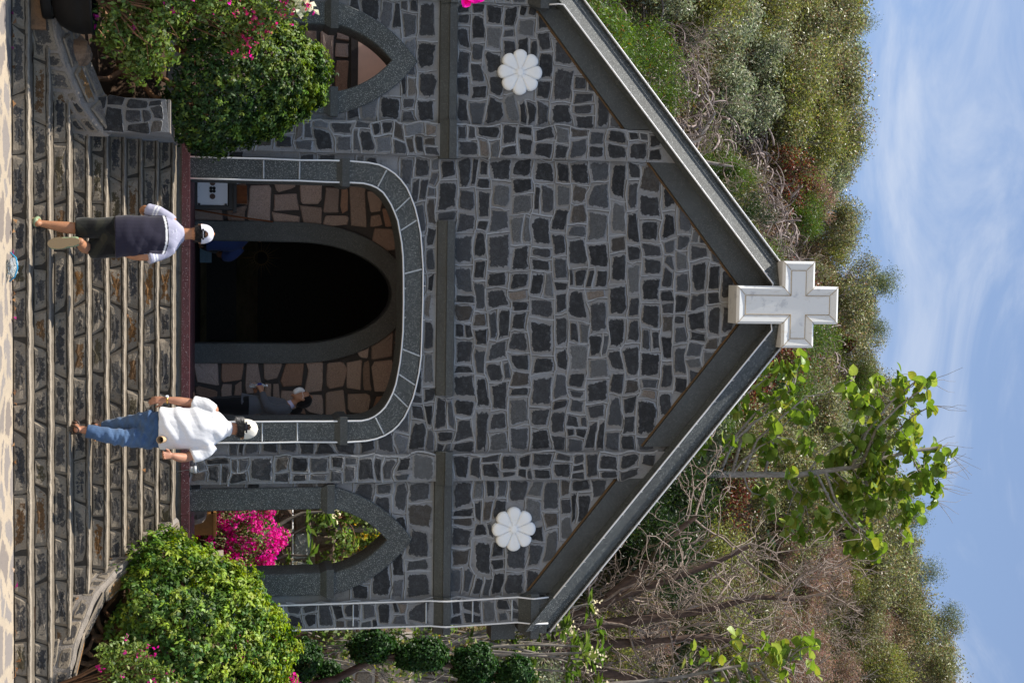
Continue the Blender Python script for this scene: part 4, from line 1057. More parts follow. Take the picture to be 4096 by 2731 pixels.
PR['red'] = [proto('hillside_shrub', 'shrub with rust red dry leaves on the slope behind the chapel', 'shrub', 'rust red shrubs on the hillside', 140 + i, 2.2, 5, 4200, .13, .06, [((.15, .052, .032), 8), ((.11, .035, .022), 7), ((.11, .13, .04), 9), ((.24, .15, .10), 3)], 'twig', .48) for i in range(2)]
PR['yellow'] = [proto('hillside_tree', 'yellow-green leafy tree on the slope behind the chapel', 'tree', 'yellow-green trees on the hillside', 150 + i, 3.0, 3, 4600, .15, .06, [((.19, .21, .055), 10), ((.13, .155, .04), 8), ((.26, .27, .09), 4), ((.2, .14, .08), 2)], 'bark', .62) for i in range(2)]
PR['bare'] = [proto('hillside_shrub', 'leafless tangle of pinkish grey twigs on the slope behind the chapel', 'shrub', 'bare twig shrubs on the hillside', 160 + i, 2.0, 9, 0, .1, .05, OL, 'twig', mx=4, spread=1.0, upw=.05, sway=.8, nch=(2, 3), thick=.022) for i in range(2)]
PR['brush'] = [proto('hillside_shrub', 'dry brown brushwood shrub on the slope behind the chapel', 'shrub', 'brushwood on the hillside', 170 + i, 1.8, 8, 2600, .16, .03, [((.30, .20, .15), 8), ((.22, .14, .10), 8), ((.18, .18, .07), 3)], 'twig', .5, mx=3, sway=.6, thick=.016) for i in range(2)]
PR['sky'] = [proto('hillside_tree', 'tall airy tree with a visible thin trunk on the ridge', 'tree', 'tall trees on the ridge', 180 + i, 5.0, 1, 4200, .15, .055, [((.12, .15, .06), 10), ((.085, .11, .05), 8), ((.20, .21, .11), 3)], 'barkpale', .62, spread=.55, upw=.25, sway=.1, nch=(2, 3), mx=4, thick=.07) for i in range(2)]
# dead succulent thicket: thick curling stalks
def stalks(seed):
    rng = random.Random(seed); root = empty('dead_succulent', (0, 0, 0), 'thicket of dead curling grey stalks on the slope behind the chapel', 'shrub', 'dead stalk thickets on the hillside'); mb = MB()
    for k in range(42):
        a = rng.uniform(0, 6.28); r_ = rng.uniform(0, 1.0); p = Vector((r_ * math.cos(a), r_ * math.sin(a) * .8, rng.uniform(-.2, .9))); d = Vector((math.cos(a) * .8 + rng.gauss(0, .5), math.sin(a) * .6 - .3, rng.uniform(-.1, 1))).normalized(); pts = [p]; L_ = rng.uniform(.5, 1.3)
        cv = Vector((rng.gauss(0, .2), rng.gauss(0, .2), -.25))
        for i in range(7): d = (d + cv).normalized(); p = p + d * L_ / 7; pts.append(p)
        r0 = rng.uniform(.016, .042); mb.tube(pts, list(np.linspace(r0, r0 * .45, 8)), 5)
    tag(mb.build('stalks', M['stalk'], root, True), kind='stuff'); return root
M['stalk'] = m_bark('dead_stalk', (.36, .29, .26), (.13, .10, .10), 5)
PR['stalk'] = [stalks(190), stalks(191)]

# ------------------------------------------------------------------ hillside: planting
rng = random.Random(2024); used = set()
def gable_hides(x, y, ztop):
    t = -CAM.y / (y - CAM.y); xx = CAM.x + (x - CAM.x) * t; zz = CAM.z + (ztop - CAM.z) * t
    return abs(xx) < 3.8 and zz < G_LOW(xx) + .1 or abs(xx) < 4.1 and zz < 5.3
def choose(a, s):
    """a: bearing from the viewer (-.19 left .. .30 right); s: height on the slope 0..1"""
    if a < .10:
        c = s - (.41 + 2.42 * (a + .156)) if a < .02 else s - .80
        if c < -.06: return rng.choice(['tuft', 'tuft', 'dark', 'tuft', 'bare'])
        if c < .07: return rng.choice(['stalk', 'stalk', 'bare', 'stalk', 'stalk'])
        if a > -.08 and c < .17: return rng.choice(['red', 'red', 'tuft', 'red', 'olive'])
        if s < .72: return rng.choice(['silver', 'olive', 'silver', 'silver', 'olive', 'yellow'])
        return rng.choice(['olive', 'brush', 'olive', 'silver', 'olive', 'yellow'])
    if a < .185:
        if s < .34: return rng.choice(['dark', 'silver', 'dark', 'bare', 'dark'])
        if s < .62: return rng.choice(['red', 'tuft', 'tuft', 'red', 'olive'])
        return rng.choice(['olive', 'tuft', 'olive', 'silver'])
    if s < .18: return rng.choice(['yellow', 'brush', 'bare', 'silver'])
    if s < .40: return rng.choice(['bare', 'bare', 'brush', 'bare', 'yellow'])
    if s < .52: return rng.choice(['olive', 'yellow', 'bare', 'dark'])
    if s < .78: return rng.choice(['brush', 'brush', 'bare', 'brush'])
    return rng.choice(['yellow', 'olive', 'yellow', 'olive', 'brush'])
def where(a, s):
    h = 'along the ridge' if s > .9 else 'high on the slope' if s > .6 else 'halfway up the slope' if s > .38 else 'low on the slope'
    r_ = 'above the sunlit coping' if a < -.02 else 'around the white cross' if a < .10 else 'near the big-leaved tree' if a < .185 else 'beyond the leafless tree'
    return h + ' ' + r_
KL = {'olive': 'olive green small-leaved tree', 'silver': 'silvery grey-green shrub', 'tuft': 'bright green feathery conifer', 'dark': 'dark green dense conifer', 'red': 'rust red leaved shrub', 'yellow': 'yellow-green leafy tree', 'bare': 'leafless shrub of pinkish grey twigs', 'brush': 'dry brown brushwood shrub', 'stalk': 'thicket of dead curling stalks', 'sky': 'tall airy tree'}
spots = []
y = 9.5
while y < 46:
    dst = y - CAM.y; x = CAM.x - .21 * dst
    while x < CAM.x + .325 * dst:
        spots.append((x + rng.uniform(-.6, .6), y + rng.uniform(-.6, .6))); x += rng.uniform(1.5, 2.1)
    y += 1.55
for (x, y) in spots:
    z = float(hill_z(x, y)); s = min(1, (y - 7) / 36)
    if gable_hides(x, y, z + 2.6): continue
    a = (x - CAM.x) / (y - CAM.y)
    kd = choose(a, s)
    k = rng.randrange(len(PR[kd])); root = PR[kd][k]; sc = rng.uniform(.55, .95) * (1.5 if kd == 'stalk' else 1.25 if kd == 'bare' else .72 if kd in ('tuft', 'dark') and s > .2 else 1.0); rz = rng.uniform(0, 6.28)
    if y > 40: sc *= .7
    if (kd, k) not in used: used.add((kd, k)); root.location = (x, y, z); root.rotation_euler = (0, 0, rz); root.scale = (sc,) * 3; root['label'] = KL[kd] + ' ' + where(a, s)
    else: copy_thing(root, (x, y, z), rz, sc, KL[kd] + ' ' + where(a, s))
for (a, y, sc) in ((-.185, 41.5, .45), (-.09, 42, .4), (-.035, 42.5, .5), (.01, 42.5, .55), (.05, 42, .45), (.19, 42, .55), (.23, 42, .5), (.275, 41.5, .5)):
    x = CAM.x + a * (y - CAM.y); z = float(hill_z(x, y)); k = rng.randrange(2); root = PR['sky'][k]
    if ('sky', k) not in used: used.add(('sky', k)); root.location = (x, y, z); root.scale = (sc,) * 3; root['label'] = KL['sky'] + ' ' + where(a, 1)
    else: copy_thing(root, (x, y, z), rng.uniform(0, 6.28), sc, KL['sky'] + ' ' + where(a, 1))
for (kd, x, y, sc) in (('dark', 5.7, 15.6, .95), ('dark', 6.3, 16.6, .9), ('dark', 5.9, 17.4, 1.0), ('dark', 5.2, 16.4, .85), ('silver', 4.3, 18.9, 1.1), ('silver', 3.8, 19.6, 1.0), ('red', 3.4, 26, 1.1), ('red', 2.5, 28, 1.1), ('red', 1.4, 31, 1.0), ('red', .4, 33, 1.0), ('tuft', 3.0, 29.5, .9), ('tuft', 1.9, 33.5, .9)):
    k = rng.randrange(len(PR[kd])); copy_thing(PR[kd][k], (x, y, float(hill_z(x, y))), rng.uniform(0, 6.28), sc, 'full-grown ' + KL[kd] + (' close behind the shaded coping' if y < 22 else ' just above the white cross'))
for kd, lst in PR.items():
    for k, root in enumerate(lst):
        if (kd, k) not in used:
            for ch in list(root.children): bpy.data.objects.remove(ch)
            bpy.data.objects.remove(root)
# low growth between the shrubs
nr = np.random.default_rng(5); n = 240000
yy = nr.uniform(8, 45.5, n) ; dst = yy - CAM.y; xx = CAM.x + nr.uniform(-.22, .33, n) * dst; zz = hill_z(xx, yy)
tt = -CAM.y / dst; gx = CAM.x + (xx - CAM.x) * tt; gz = CAM.z + (zz + 1 - CAM.z) * tt
kp = ~((np.abs(gx) < 3.8) & (gz < 8.5 - .83 * np.abs(gx))); xx, yy, zz = xx[kp], yy[kp], zz[kp]; n = len(xx)
hgt = nr.random(n) ** 1.5 * (.55 + .6 * np.clip(np.sin(xx * 1.7 + 2 * np.sin(yy * .9)) + np.sin(yy * 1.3 - xx), 0, 1))
P = np.stack([xx, yy, zz + hgt], 1); ms = np.sin(xx * .9 + 1.3 * np.sin(yy * .6)) + np.sin(yy * .8 + xx * .3) + nr.normal(0, .7, n)
cols = np.where((ms > .5)[:, None], vary(nr, (.10, .125, .035), n), np.where((ms > -.7)[:, None], vary(nr, (.15, .13, .06), n), vary(nr, (.20, .13, .09), n)))
V, F, C = leaves(nr, P, nr.normal(0, 1, (n, 3)) + np.array([0, -.4, .8]), .17, .05, cols)
tag(link('undergrowth', mesh_np('undergrowth', V, F, M['leaf'], col=C)), 'low dry grass and weeds covering the hillside', 'undergrowth', kind='stuff')

# ------------------------------------------------------------------ big-leaved tree and bare tree
def bigleaf_mesh(seed, col):
    rng = random.Random(seed); V = [(0, 0, 0)]; F = []; n = 11; curl = rng.uniform(-.25, .12); cup = rng.uniform(.1, .4)
    rows = []
    for i in range(1, 7):
        t = i / 6; w_ = .46 * math.sin(math.pi * min(1, t * .86 + .12)) ** .8 if i < 6 else .0
        row = []
        for k in (-1, -.5, 0, .5, 1): row.append((w_ * k + rng.uniform(-.015, .015), t, curl * t * t + cup * w_ * abs(k) ** 1.5 + rng.uniform(-.02, .02)))
        rows.append(row)
    V = [(.06 * k, 0, 0) for k in (-1, -.5, 0, .5, 1)] + [p for r_ in rows for p in r_]
    F = [(i * 5 + k, i * 5 + k + 1, (i + 1) * 5 + k + 1, (i + 1) * 5 + k) for i in range(6) for k in range(4)]
    C = np.array([col]) * np.array([[rng.uniform(.85, 1.15)] * 3 for _ in V])
    return mesh_np('leaf', V, F, M['leaf'], True, col=C)
BL = [bigleaf_mesh(i, c) for i, c in enumerate([(.17, .27, .05), (.21, .31, .06), (.12, .20, .035), (.29, .37, .09), (.15, .24, .045), (.26, .29, .06)])]
def bigleaf_tree(label, base, main, tipsl, seed, L_, perc, mat='barkpale', r0=.13, bare=12):
    rng = random.Random(seed); root = empty('big_leaved_tree', base, label, 'tree'); segs = [([Vector(p) for p in main], list(np.linspace(r0, r0 * .35, len(main))))]
    mv = [Vector(p) for p in main]; cnt = 0; more = []
    dense = []
    for a, b_ in zip(mv[:-1], mv[1:]): dense += [a.lerp(b_, k / 6) for k in range(6)]
    prim = []
    for ti, t in enumerate(tipsl):
        t = Vector(t); b_ = min(dense, key=lambda p: abs(p.z - (t.z - .35 - .55 * abs(p.x - t.x))) + .3 * (p - t).length); side = (t - b_); bend = Vector((side.x * .12, 0, -abs(side.x) * .10))
        pts = [b_, b_.lerp(t, .33) + bend + Vector((rng.uniform(-.12, .12), rng.uniform(-.1, .1), 0)), b_.lerp(t, .68) + bend * .6 + Vector((rng.uniform(-.1, .1), 0, rng.uniform(-.06, .06))), t]
        if ti >= 30:
            b_ = min(prim, key=lambda p: (p - t).length); w1 = Vector((rng.uniform(-.12, .12), rng.uniform(-.12, .12), rng.uniform(-.05, .12))); pts = [b_, b_.lerp(t, .35) + w1, b_.lerp(t, .7) + w1 * .8, t]; side = (t - b_) * .25
        else: prim += [pts[1], pts[1].lerp(pts[2], .5), pts[2], pts[2].lerp(t, .5), t]
        r_ = min(r0 * .5, .012 + .014 * side.length); segs.append((pts, [r_, r_ * .8, r_ * .55, r_ * .35]))
        sp = [pts[2].lerp(t, q) for q in (.35, .75, 1.0)]
        for k in range(perc):
            p = sp[min(2, k % 4)] + Vector((rng.gauss(0, .07),) * 3); az = rng.uniform(0, 6.28); el = rng.uniform(-.9, .5)
            m = Matrix.Translation(p) @ Matrix.Rotation(az, 4, 'Z') @ Matrix.Rotation(el, 4, 'X') @ Matrix.Rotation(rng.gauss(0, .5), 4, 'Y') @ Matrix.Scale(L_ * rng.uniform(.55, 1.15), 4)
            src = rng.choice(BL); cnt += 1
            if cnt <= 290: o = bpy.data.objects.new('leaf', src); COL.objects.link(o); o.parent = root; o.matrix_basis = Matrix.Translation(-Vector(base)) @ m
            else:
                n_ = len(src.vertices); vv = np.empty(n_ * 3, np.float32); src.vertices.foreach_get('co', vv); cc = np.empty(n_ * 4, np.float32); src.color_attributes['Col'].data.foreach_get('color', cc)
                vv = vv.reshape(-1, 3) @ np.array(m.to_3x3()).T + np.array(m.translation); more.append((vv, np.array([tuple(p.vertices) for p in src.polygons]), cc.reshape(-1, 4)[:, :3]))
    if more: tag(fol('leaves', more, M['leaf'], root), kind='stuff')
    tops = sorted(tipsl, key=lambda t: -t[2])[:bare]
    for t in tops:
        t = Vector(t)
        for k in range(3):
            d = Vector((rng.gauss(0, .45), rng.gauss(0, .3), 1)).normalized(); p = [t]; 
            for i in range(4): d = (d + Vector((rng.gauss(0, .2), rng.gauss(0, .2), .02))).normalized(); p.append(p[-1] + d * .22)
            segs.append((p, [.010, .009, .007, .005, .004]))
    branches('trunk', segs, M[mat], root, 8, .004)
rng = random.Random(12); bz = float(hill_z(4.75, 18)); tl = []
for k in range(230):
    q = rng.random()
    if q < .30: t = (rng.uniform(1.6, 4.3), 18 + rng.uniform(-.8, .8), rng.uniform(12.9, 16.6))
    elif q < .45: t = (rng.uniform(4.6, 6.8), 18 + rng.uniform(-.8, .8), rng.uniform(15.5, 18))
    else:
        x = rng.uniform(2.3, 6.9); t = (x, 18 + rng.uniform(-.9, .9), rng.uniform(17.4, 20.7 - .45 * abs(x - 4.2)))
    tl.append(t)
bigleaf_tree('tall tree with very large pale green leaves and a straight pale trunk', (4.75, 18, bz), [(4.75, 18, bz - .2), (4.82, 18, 12.5), (4.84, 18, 14.5), (4.88, 18, 16.3), (4.7, 18, 17.8), (4.3, 18, 19.4), (4.2, 18, 20.3)], tl, 14, .32, 7, 'barkpale', .11)
bz = float(hill_z(7.6, 10.5)); tl = [(rng.uniform(6.9, 8.6), 10.5 + rng.uniform(-.5, .5), rng.uniform(11.0, 13.9)) for _ in range(46)]
bigleaf_tree('slender young tree with large yellow-tinged leaves near the leafless tree', (8.0, 10.5, bz), [(8.0, 10.5, bz - .2), (7.9, 10.5, 7.5), (7.8, 10.5, 10.5), (7.55, 10.5, 12.2), (7.5, 10.5, 13.2)], tl, 15, .25, 5, 'bark', .06, 0)
bt = empty('bare_tree', (7.7, 14, float(hill_z(7.7, 14))), 'large leafless tree with dark reddish limbs spreading from beside the eaves', 'tree'); segs = []; tw = []; tips = []; rng = random.Random(66); b0 = Vector((7.9, 14, float(hill_z(7.9, 14)) - .2))
L1 = [[b0, (7.55, 14, 9.0), (7.0, 14, 10.2), (6.55, 13.9, 11.6), (6.2, 13.8, 12.6), (5.85, 13.8, 13.4)], [b0, (7.65, 14, 9.2), (7.45, 13.9, 11.0), (7.3, 13.9, 12.4), (7.0, 13.8, 13.6), (7.1, 13.8, 14.8)],
      [b0, (8.1, 14, 9.3), (8.0, 14.1, 11.0), (7.95, 14.1, 12.6), (8.3, 14, 14.0)], [b0, (8.3, 14, 8.8), (8.7, 14, 10.3), (9.1, 14, 12.0), (9.2, 14, 13.6)], [(7.0, 14, 10.2), (6.4, 14.1, 11.0), (5.7, 14.2, 11.6), (5.2, 14.2, 12.3)]]
for ln in L1:
    P = [Vector(p) for p in ln]; segs.append((P, list(np.linspace(.15, .045, len(P)))))
    for k in range(1, len(P)):
        for j in range(3):
            p = P[k - 1].lerp(P[k], rng.random()); grow(rng, p, Vector((rng.gauss(0, .8), rng.gauss(0, .5), .6)).normalized(), rng.uniform(.9, 1.5), .034, 0, 3, tw, tips, .95, .06, .26, (2, 3))
branches('trunk', segs, M['barkred'], bt, 8, .006); tag(branches('twigs', tw, M['twig'], bt, 4, .010), kind='stuff')
bl = empty('bare_tree', (-3.2, 20, float(hill_z(-3.2, 20))), 'leafless tree with long pale curving limbs above the sunlit coping', 'tree'); segs = []; tw = []; tips = []; b0 = Vector((-3.2, 20.5, float(hill_z(-3.2, 20.5)) - .3))
for ln in ([b0, (-3.5, 20.3, 12.6), (-4.1, 20.2, 13.1), (-4.6, 20.2, 13.0), (-5.1, 20.1, 12.6), (-5.8, 20.1, 12.3)], [b0, (-3.6, 20.4, 13.2), (-3.9, 20.4, 14.2), (-4.6, 20.3, 14.6), (-5.2, 20.3, 14.3)], [b0, (-3.0, 20.5, 13.2), (-3.3, 20.4, 14.4), (-3.2, 20.4, 15.2)]):
    Pq = [Vector(p) for p in ln]; segs.append((Pq, list(np.linspace(.11, .03, len(Pq)))))
    for k in range(2, len(Pq)):
        for j in range(2): grow(rng, Pq[k - 1].lerp(Pq[k], rng.random()), Vector((rng.gauss(-.3, .7), rng.gauss(-.2, .4), rng.gauss(.2, .6))).normalized(), rng.uniform(.5, .9), .024, 0, 3, tw, tips, .9, .05, .28, (2, 3))
branches('trunk', segs, M['barkpale'], bl, 7, .006); tag(branches('twigs', tw, M['twig'], bl, 4, .006), kind='stuff')

# ------------------------------------------------------------------ people
def crom(P, sub):
    P = [np.array(p, float) for p in P]; out = []
    for i in range(len(P) - 1):
        a, b_, c, d = P[max(i - 1, 0)], P[i], P[i + 1], P[min(i + 2, len(P) - 1)]
        for k in range(sub):
            t = k / sub; out.append(.5 * ((2 * b_) + (-a + c) * t + (2 * a - 5 * b_ + 4 * c - d) * t * t + (-a + 3 * b_ - 3 * c + d) * t ** 3))
    out.append(P[-1]); return out
def limb(mb, pts, rad, ref=(1, 0, 0), n=16, sub=5, rnd=True):
    rad = [r_ if hasattr(r_, '__len__') else (r_, r_) for r_ in rad]
    C = crom([tuple(p) + tuple(r_) for p, r_ in zip(pts, rad)], sub); ref = Vector(ref)
    if rnd:
        def ext(a, b_, sgn):
            d = a[:3] - b_[:3]; d = d / max(1e-9, np.linalg.norm(d)); r_ = min(a[3], a[4]); o = []
            for f, s_ in ((.55, .83), (.9, .45), (1.0, .12)): o.append(np.concatenate([a[:3] + d * r_ * f, a[3:] * s_]))
            return o
        C = list(reversed(ext(C[0], C[1], 0))) + C + ext(C[-1], C[-2], 1)
    V = []; F = []; m = len(C)
    for i, c in enumerate(C):
        t = Vector(C[min(i + 1, m - 1)][:3] - C[max(i - 1, 0)][:3]).normalized(); s_ = ref - t * ref.dot(t)
        if s_.length < .1: s_ = t.orthogonal()
        s_.normalize(); f = t.cross(s_); p = Vector(c[:3])
        for j in range(n):
            a = 2 * math.pi * j / n; V.append(tuple(p + s_ * (c[3] * math.cos(a)) + f * (c[4] * math.sin(a))))
    for i in range(m - 1):
        for j in range(n): F.append((i * n + j, i * n + (j + 1) % n, (i + 1) * n + (j + 1) % n, (i + 1) * n + j))
    F.append(tuple(range(n - 1, -1, -1))); F.append(tuple((m - 1) * n + j for j in range(n)))
    mb.add(V, F)
def ball(mb, c, r_, n=12):
    limb(mb, [(c[0], c[1], c[2] - r_[2]), (c[0], c[1], c[2] - r_[2] * .7), (c[0], c[1], c[2]), (c[0], c[1], c[2] + r_[2] * .7), (c[0], c[1], c[2] + r_[2])],
         [(r_[0] * .15, r_[1] * .15), (r_[0] * .7, r_[1] * .7), (r_[0], r_[1]), (r_[0] * .7, r_[1] * .7), (r_[0] * .15, r_[1] * .15)], rnd=False, n=n, sub=3)
def remesh(mb, voxel, smooth=4):
    me = bpy.data.meshes.new('tmp'); me.from_pydata(mb.v, [], mb.f); o = bpy.data.objects.new('tmp', me); COL.objects.link(o)
    m = o.modifiers.new('r', 'REMESH'); m.mode = 'VOXEL'; m.voxel_size = voxel; m.use_smooth_shade = True
    if smooth: s_ = o.modifiers.new('s', 'SMOOTH'); s_.iterations = smooth; s_.factor = .5
    dg = bpy.context.evaluated_depsgraph_get(); e = o.evaluated_get(dg); r_ = bpy.data.meshes.new_from_object(e)
    bpy.data.objects.remove(o); bpy.data.meshes.remove(me); return r_
def skinpart(name, mb, voxel, mat, parent, colf, folds=None, smooth=4):
    me = remesh(mb, voxel, smooth); n = len(me.vertices); V = np.empty(n * 3, np.float32); me.vertices.foreach_get('co', V); V = V.reshape(-1, 3)
    if folds is not None:
        Nn = np.empty(n * 3, np.float32); me.vertices.foreach_get('normal', Nn); V2 = V + Nn.reshape(-1, 3) * folds(V)[:, None]; me.vertices.foreach_set('co', V2.astype(np.float32).ravel())
    a = me.color_attributes.new('Col', 'FLOAT_COLOR', 'POINT'); c = np.ones((n, 4), np.float32); c[:, :3] = colf(V); a.data.foreach_set('color', c.ravel())
    me.materials.clear(); me.materials.append(mat); me.polygons.foreach_set('use_smooth', np.ones(len(me.polygons), bool)); me.update(); me.name = name
    return link(name, me, parent)
def flat(c): return lambda V: np.repeat(np.array([c]), len(V), 0)
def skin_col(c):
    def f(V):
        q = .5 + .5 * np.sin(V[:, 0] * 37 + 2 * np.sin(V[:, 2] * 29)) * np.sin(V[:, 1] * 41 + V[:, 2] * 23); return np.array(c)[None] * (.92 + .16 * q[:, None]) * np.array([1, 1, 1])
    return f
def folds(amp, dirs):
    def f(V):
        d = 0
        for (kx, ky, kz, ph, wa) in dirs:
            w_ = V[:, 0] * kx + V[:, 1] * ky + V[:, 2] * kz + ph + wa * np.sin(V[:, 2] * 9 + V[:, 0] * 7 + ph); d = d + np.maximum(np.sin(w_), -.3) * (.6 + .4 * np.sin(V[:, 0] * 11 + V[:, 2] * 5 + ph))
        return amp * d / len(dirs)
    return f
def hand(mb, w_, d, pn, side, curl=.5, sp=.16, k=1.0):
    """w_: wrist, d: direction of the fingers, pn: palm normal (towards the palm side), side: direction of the thumb"""
    w_, d, pn, side = Vector(w_), Vector(d).normalized(), Vector(pn).normalized(), Vector(side).normalized()
    limb(mb, [w_ - d * .03 * k, w_ + d * .02 * k, w_ + d * .06 * k, w_ + d * .09 * k], [(.026 * k, .02 * k), (.032 * k, .017 * k), (.041 * k, .015 * k), (.040 * k, .013 * k)], ref=tuple(side))
    for i, L_ in enumerate((.068, .077, .072, .056)):
        off = side * ((1.5 - i) * .0205 * k); b_ = w_ + d * (.088 - .004 * abs(1.3 - i)) * k + off; dd = (d + side * (1.5 - i) * sp * .5).normalized(); p = [b_ - d * .02 * k, b_]
        for j, f in enumerate((.42, .32, .26)):
            c = curl * (.7 + .5 * j) * (1 + .12 * i); dd2 = (dd * math.cos(c) + pn * math.sin(c)).normalized(); p.append(p[-1] + dd2 * L_ * f * k)
        limb(mb, p, [.0095 * k, .0095 * k, .009 * k, .0085 * k, .0075 * k], ref=tuple(pn), n=10, sub=3)
    b_ = w_ + d * .025 * k + side * .026 * k; td = (side * .75 + d * .65 + pn * .35).normalized(); t2 = (side * .25 + d * .9 + pn * .45).normalized()
    limb(mb, [b_ - td * .015 * k, b_ + td * .028 * k, b_ + td * .03 * k + t2 * .026 * k, b_ + td * .03 * k + t2 * .05 * k], [.013 * k, .012 * k, .0105 * k, .0085 * k], ref=tuple(pn), n=10, sub=3)
def head(mb, c, yaw, k=1.0, pitch=0.0):
    """c: centre of the skull; the face looks along +Y turned by yaw"""
    R_ = Matrix.Rotation(yaw, 3, 'Z') @ Matrix.Rotation(pitch, 3, 'X'); c = Vector(c)
    T = lambda x, y, z: tuple(c + R_ @ Vector((x * k, y * k, z * k)))
    sx = tuple(R_ @ Vector((1, 0, 0)))
    limb(mb, [T(0, .05, -.115), T(0, .042, -.09), T(0, .018, -.05), T(0, .0, .0), T(0, -.008, .05), T(0, -.01, .09), T(0, -.008, .112)], [(.025 * k, .022 * k), (.045 * k, .045 * k), (.064 * k, .082 * k), (.074 * k, .095 * k), (.076 * k, .096 * k), (.058 * k, .075 * k), (.025 * k, .035 * k)], ref=sx)
    limb(mb, [T(0, .086, .015), T(0, .105, -.015), T(0, .115, -.033), T(0, .09, -.045)], [(.010 * k, .010 * k), (.012 * k, .012 * k), (.016 * k, .013 * k), (.010 * k, .008 * k)], ref=sx, n=10, sub=3)
    limb(mb, [T(-.02, .086, -.068), T(0, .094, -.067), T(.02, .086, -.068)], [.006 * k, .009 * k, .006 * k], ref=(0, 0, 1), n=10, sub=3)
    for s_ in (-1, 1):
        limb(mb, [T(s_ * .074, -.004, -.03), T(s_ * .086, -.012, -.008), T(s_ * .09, -.018, .014), T(s_ * .078, -.004, .022)], [(.006 * k, .011 * k), (.007 * k, .016 * k), (.007 * k, .015 * k), (.006 * k, .010 * k)], ref=tuple(R_ @ Vector((1, -.4, 0))), n=10, sub=3)
    return T
def cap(name, c, yaw, k, mat_col, parent, rim=.022, hole=(.040, .05), brim=True, tilt=-.12):
    R_ = Matrix.Rotation(yaw, 3, 'Z') @ Matrix.Rotation(tilt, 3, 'X'); c = Vector(c); V = []; F = []; nt, nz = 64, 20; th = .005
    for L_ in (0, 1):
        for i in range(nz + 1):
            ph = (math.pi / 2) * i / nz
            for j in range(nt):
                a = 2 * math.pi * j / nt; seam = 1 + .012 * abs(math.sin(3 * a)) ** 8 + .006 * math.sin(9 * a + 6 * ph); q = math.sin(ph) ** .80
                x, y, z = (.087 - th * L_) * q * math.cos(a) * seam, (.108 - th * L_) * q * math.sin(a) * seam - .004, (.116 - rim - th * L_) * math.cos(ph) ** .85 + rim - .004
                V.append(tuple(c + R_ @ Vector((x * k, y * k, z * k))))
    def inhole(i, j):
        ph = (math.pi / 2) * (i + .5) / nz; a = 2 * math.pi * (j + .5) / nt; x = .087 * math.sin(ph) * math.cos(a); z = .108 * math.cos(ph)
        return math.sin(a) < 0 and (x / hole[0]) ** 2 + (z / hole[1]) ** 2 < 1
    o = (nz + 1) * nt
    for i in range(nz):
        for j in range(nt):
            if inhole(i, j): continue
            q = (i * nt + j, i * nt + (j + 1) % nt, (i + 1) * nt + (j + 1) % nt, (i + 1) * nt + j); F.append(tuple(reversed(q))); F.append(tuple(v + o for v in q))
    for j in range(nt):
        if not inhole(nz - 1, j): F.append((nz * nt + j, nz * nt + (j + 1) % nt, nz * nt + (j + 1) % nt + o, nz * nt + j + o))
    co = link(name, mesh_np(name, V, F, M['cloth'], True, col=np.repeat(np.array([mat_col]), len(V), 0)), parent)
    T = lambda x, y, z: c + R_ @ Vector((x * k, y * k, z * k))
    mb = MB(); bp = []
    for i in range(13):
        a = math.pi * (.12 + .76 * i / 12); bp.append((math.cos(a), math.sin(a)))
    V = []; F = []
    for (x, y) in bp:
        V += [tuple(T(.086 * x, .106 * y, rim - .006)), tuple(T(.094 * x, .106 * y + .075 * max(0, y - .3), rim - .012)), tuple(T(.086 * x, .106 * y, rim - .012)), tuple(T(.094 * x, .106 * y + .075 * max(0, y - .3), rim - .018))]
    for i in range(12): b_ = i * 4; F += [(b_, b_ + 1, b_ + 5, b_ + 4), (b_ + 2, b_ + 6, b_ + 7, b_ + 3), (b_ + 1, b_ + 3, b_ + 7, b_ + 5)]
    link('brim', mesh_np('brim', V, F, M['cloth'], False, col=np.repeat(np.array([mat_col]), len(V), 0)), co)
    sb = MB(); ss = []
    for i in range(9):
        a = -math.pi / 2 + (i / 8 - .5) * 1.15; ss.append(T(.0885 * math.cos(a), .1095 * math.sin(a) - .004, rim + .000))
    V = []; F = []
    for p in ss: V += [tuple(p), tuple(p + R_ @ Vector((0, 0, .016 * k)))]
    for i in range(8): F.append((2 * i, 2 * i + 2, 2 * i + 3, 2 * i + 1))
    link('strap', mesh_np('strap', V, F, M['cloth'], False, col=np.repeat(np.array([(.012, .012, .02)]), len(V), 0)), co)
    bb = MB(); ball(bb, tuple(T(0, -.004, .114)), (.007 * k, .007 * k, .005 * k)); link('button', mesh_np('button', bb.v, bb.f, M['cloth'], True, col=np.repeat(np.array([mat_col]), len(bb.v), 0)), co)
    return co, T
def text(s_, size, mat, M4, parent, name='lettering'):
    cu = bpy.data.curves.new('t', 'FONT'); cu.body = s_; cu.size = size; cu.align_x = 'CENTER'; cu.align_y = 'CENTER'; cu.extrude = .0006
    o = bpy.data.objects.new('t', cu); COL.objects.link(o); dg = bpy.context.evaluated_depsgraph_get(); me = bpy.data.meshes.new_from_object(o.evaluated_get(dg)); bpy.data.objects.remove(o)
    me.transform(M4); me.materials.clear(); me.materials.append(mat); me.name = name; return link(name, me, parent)
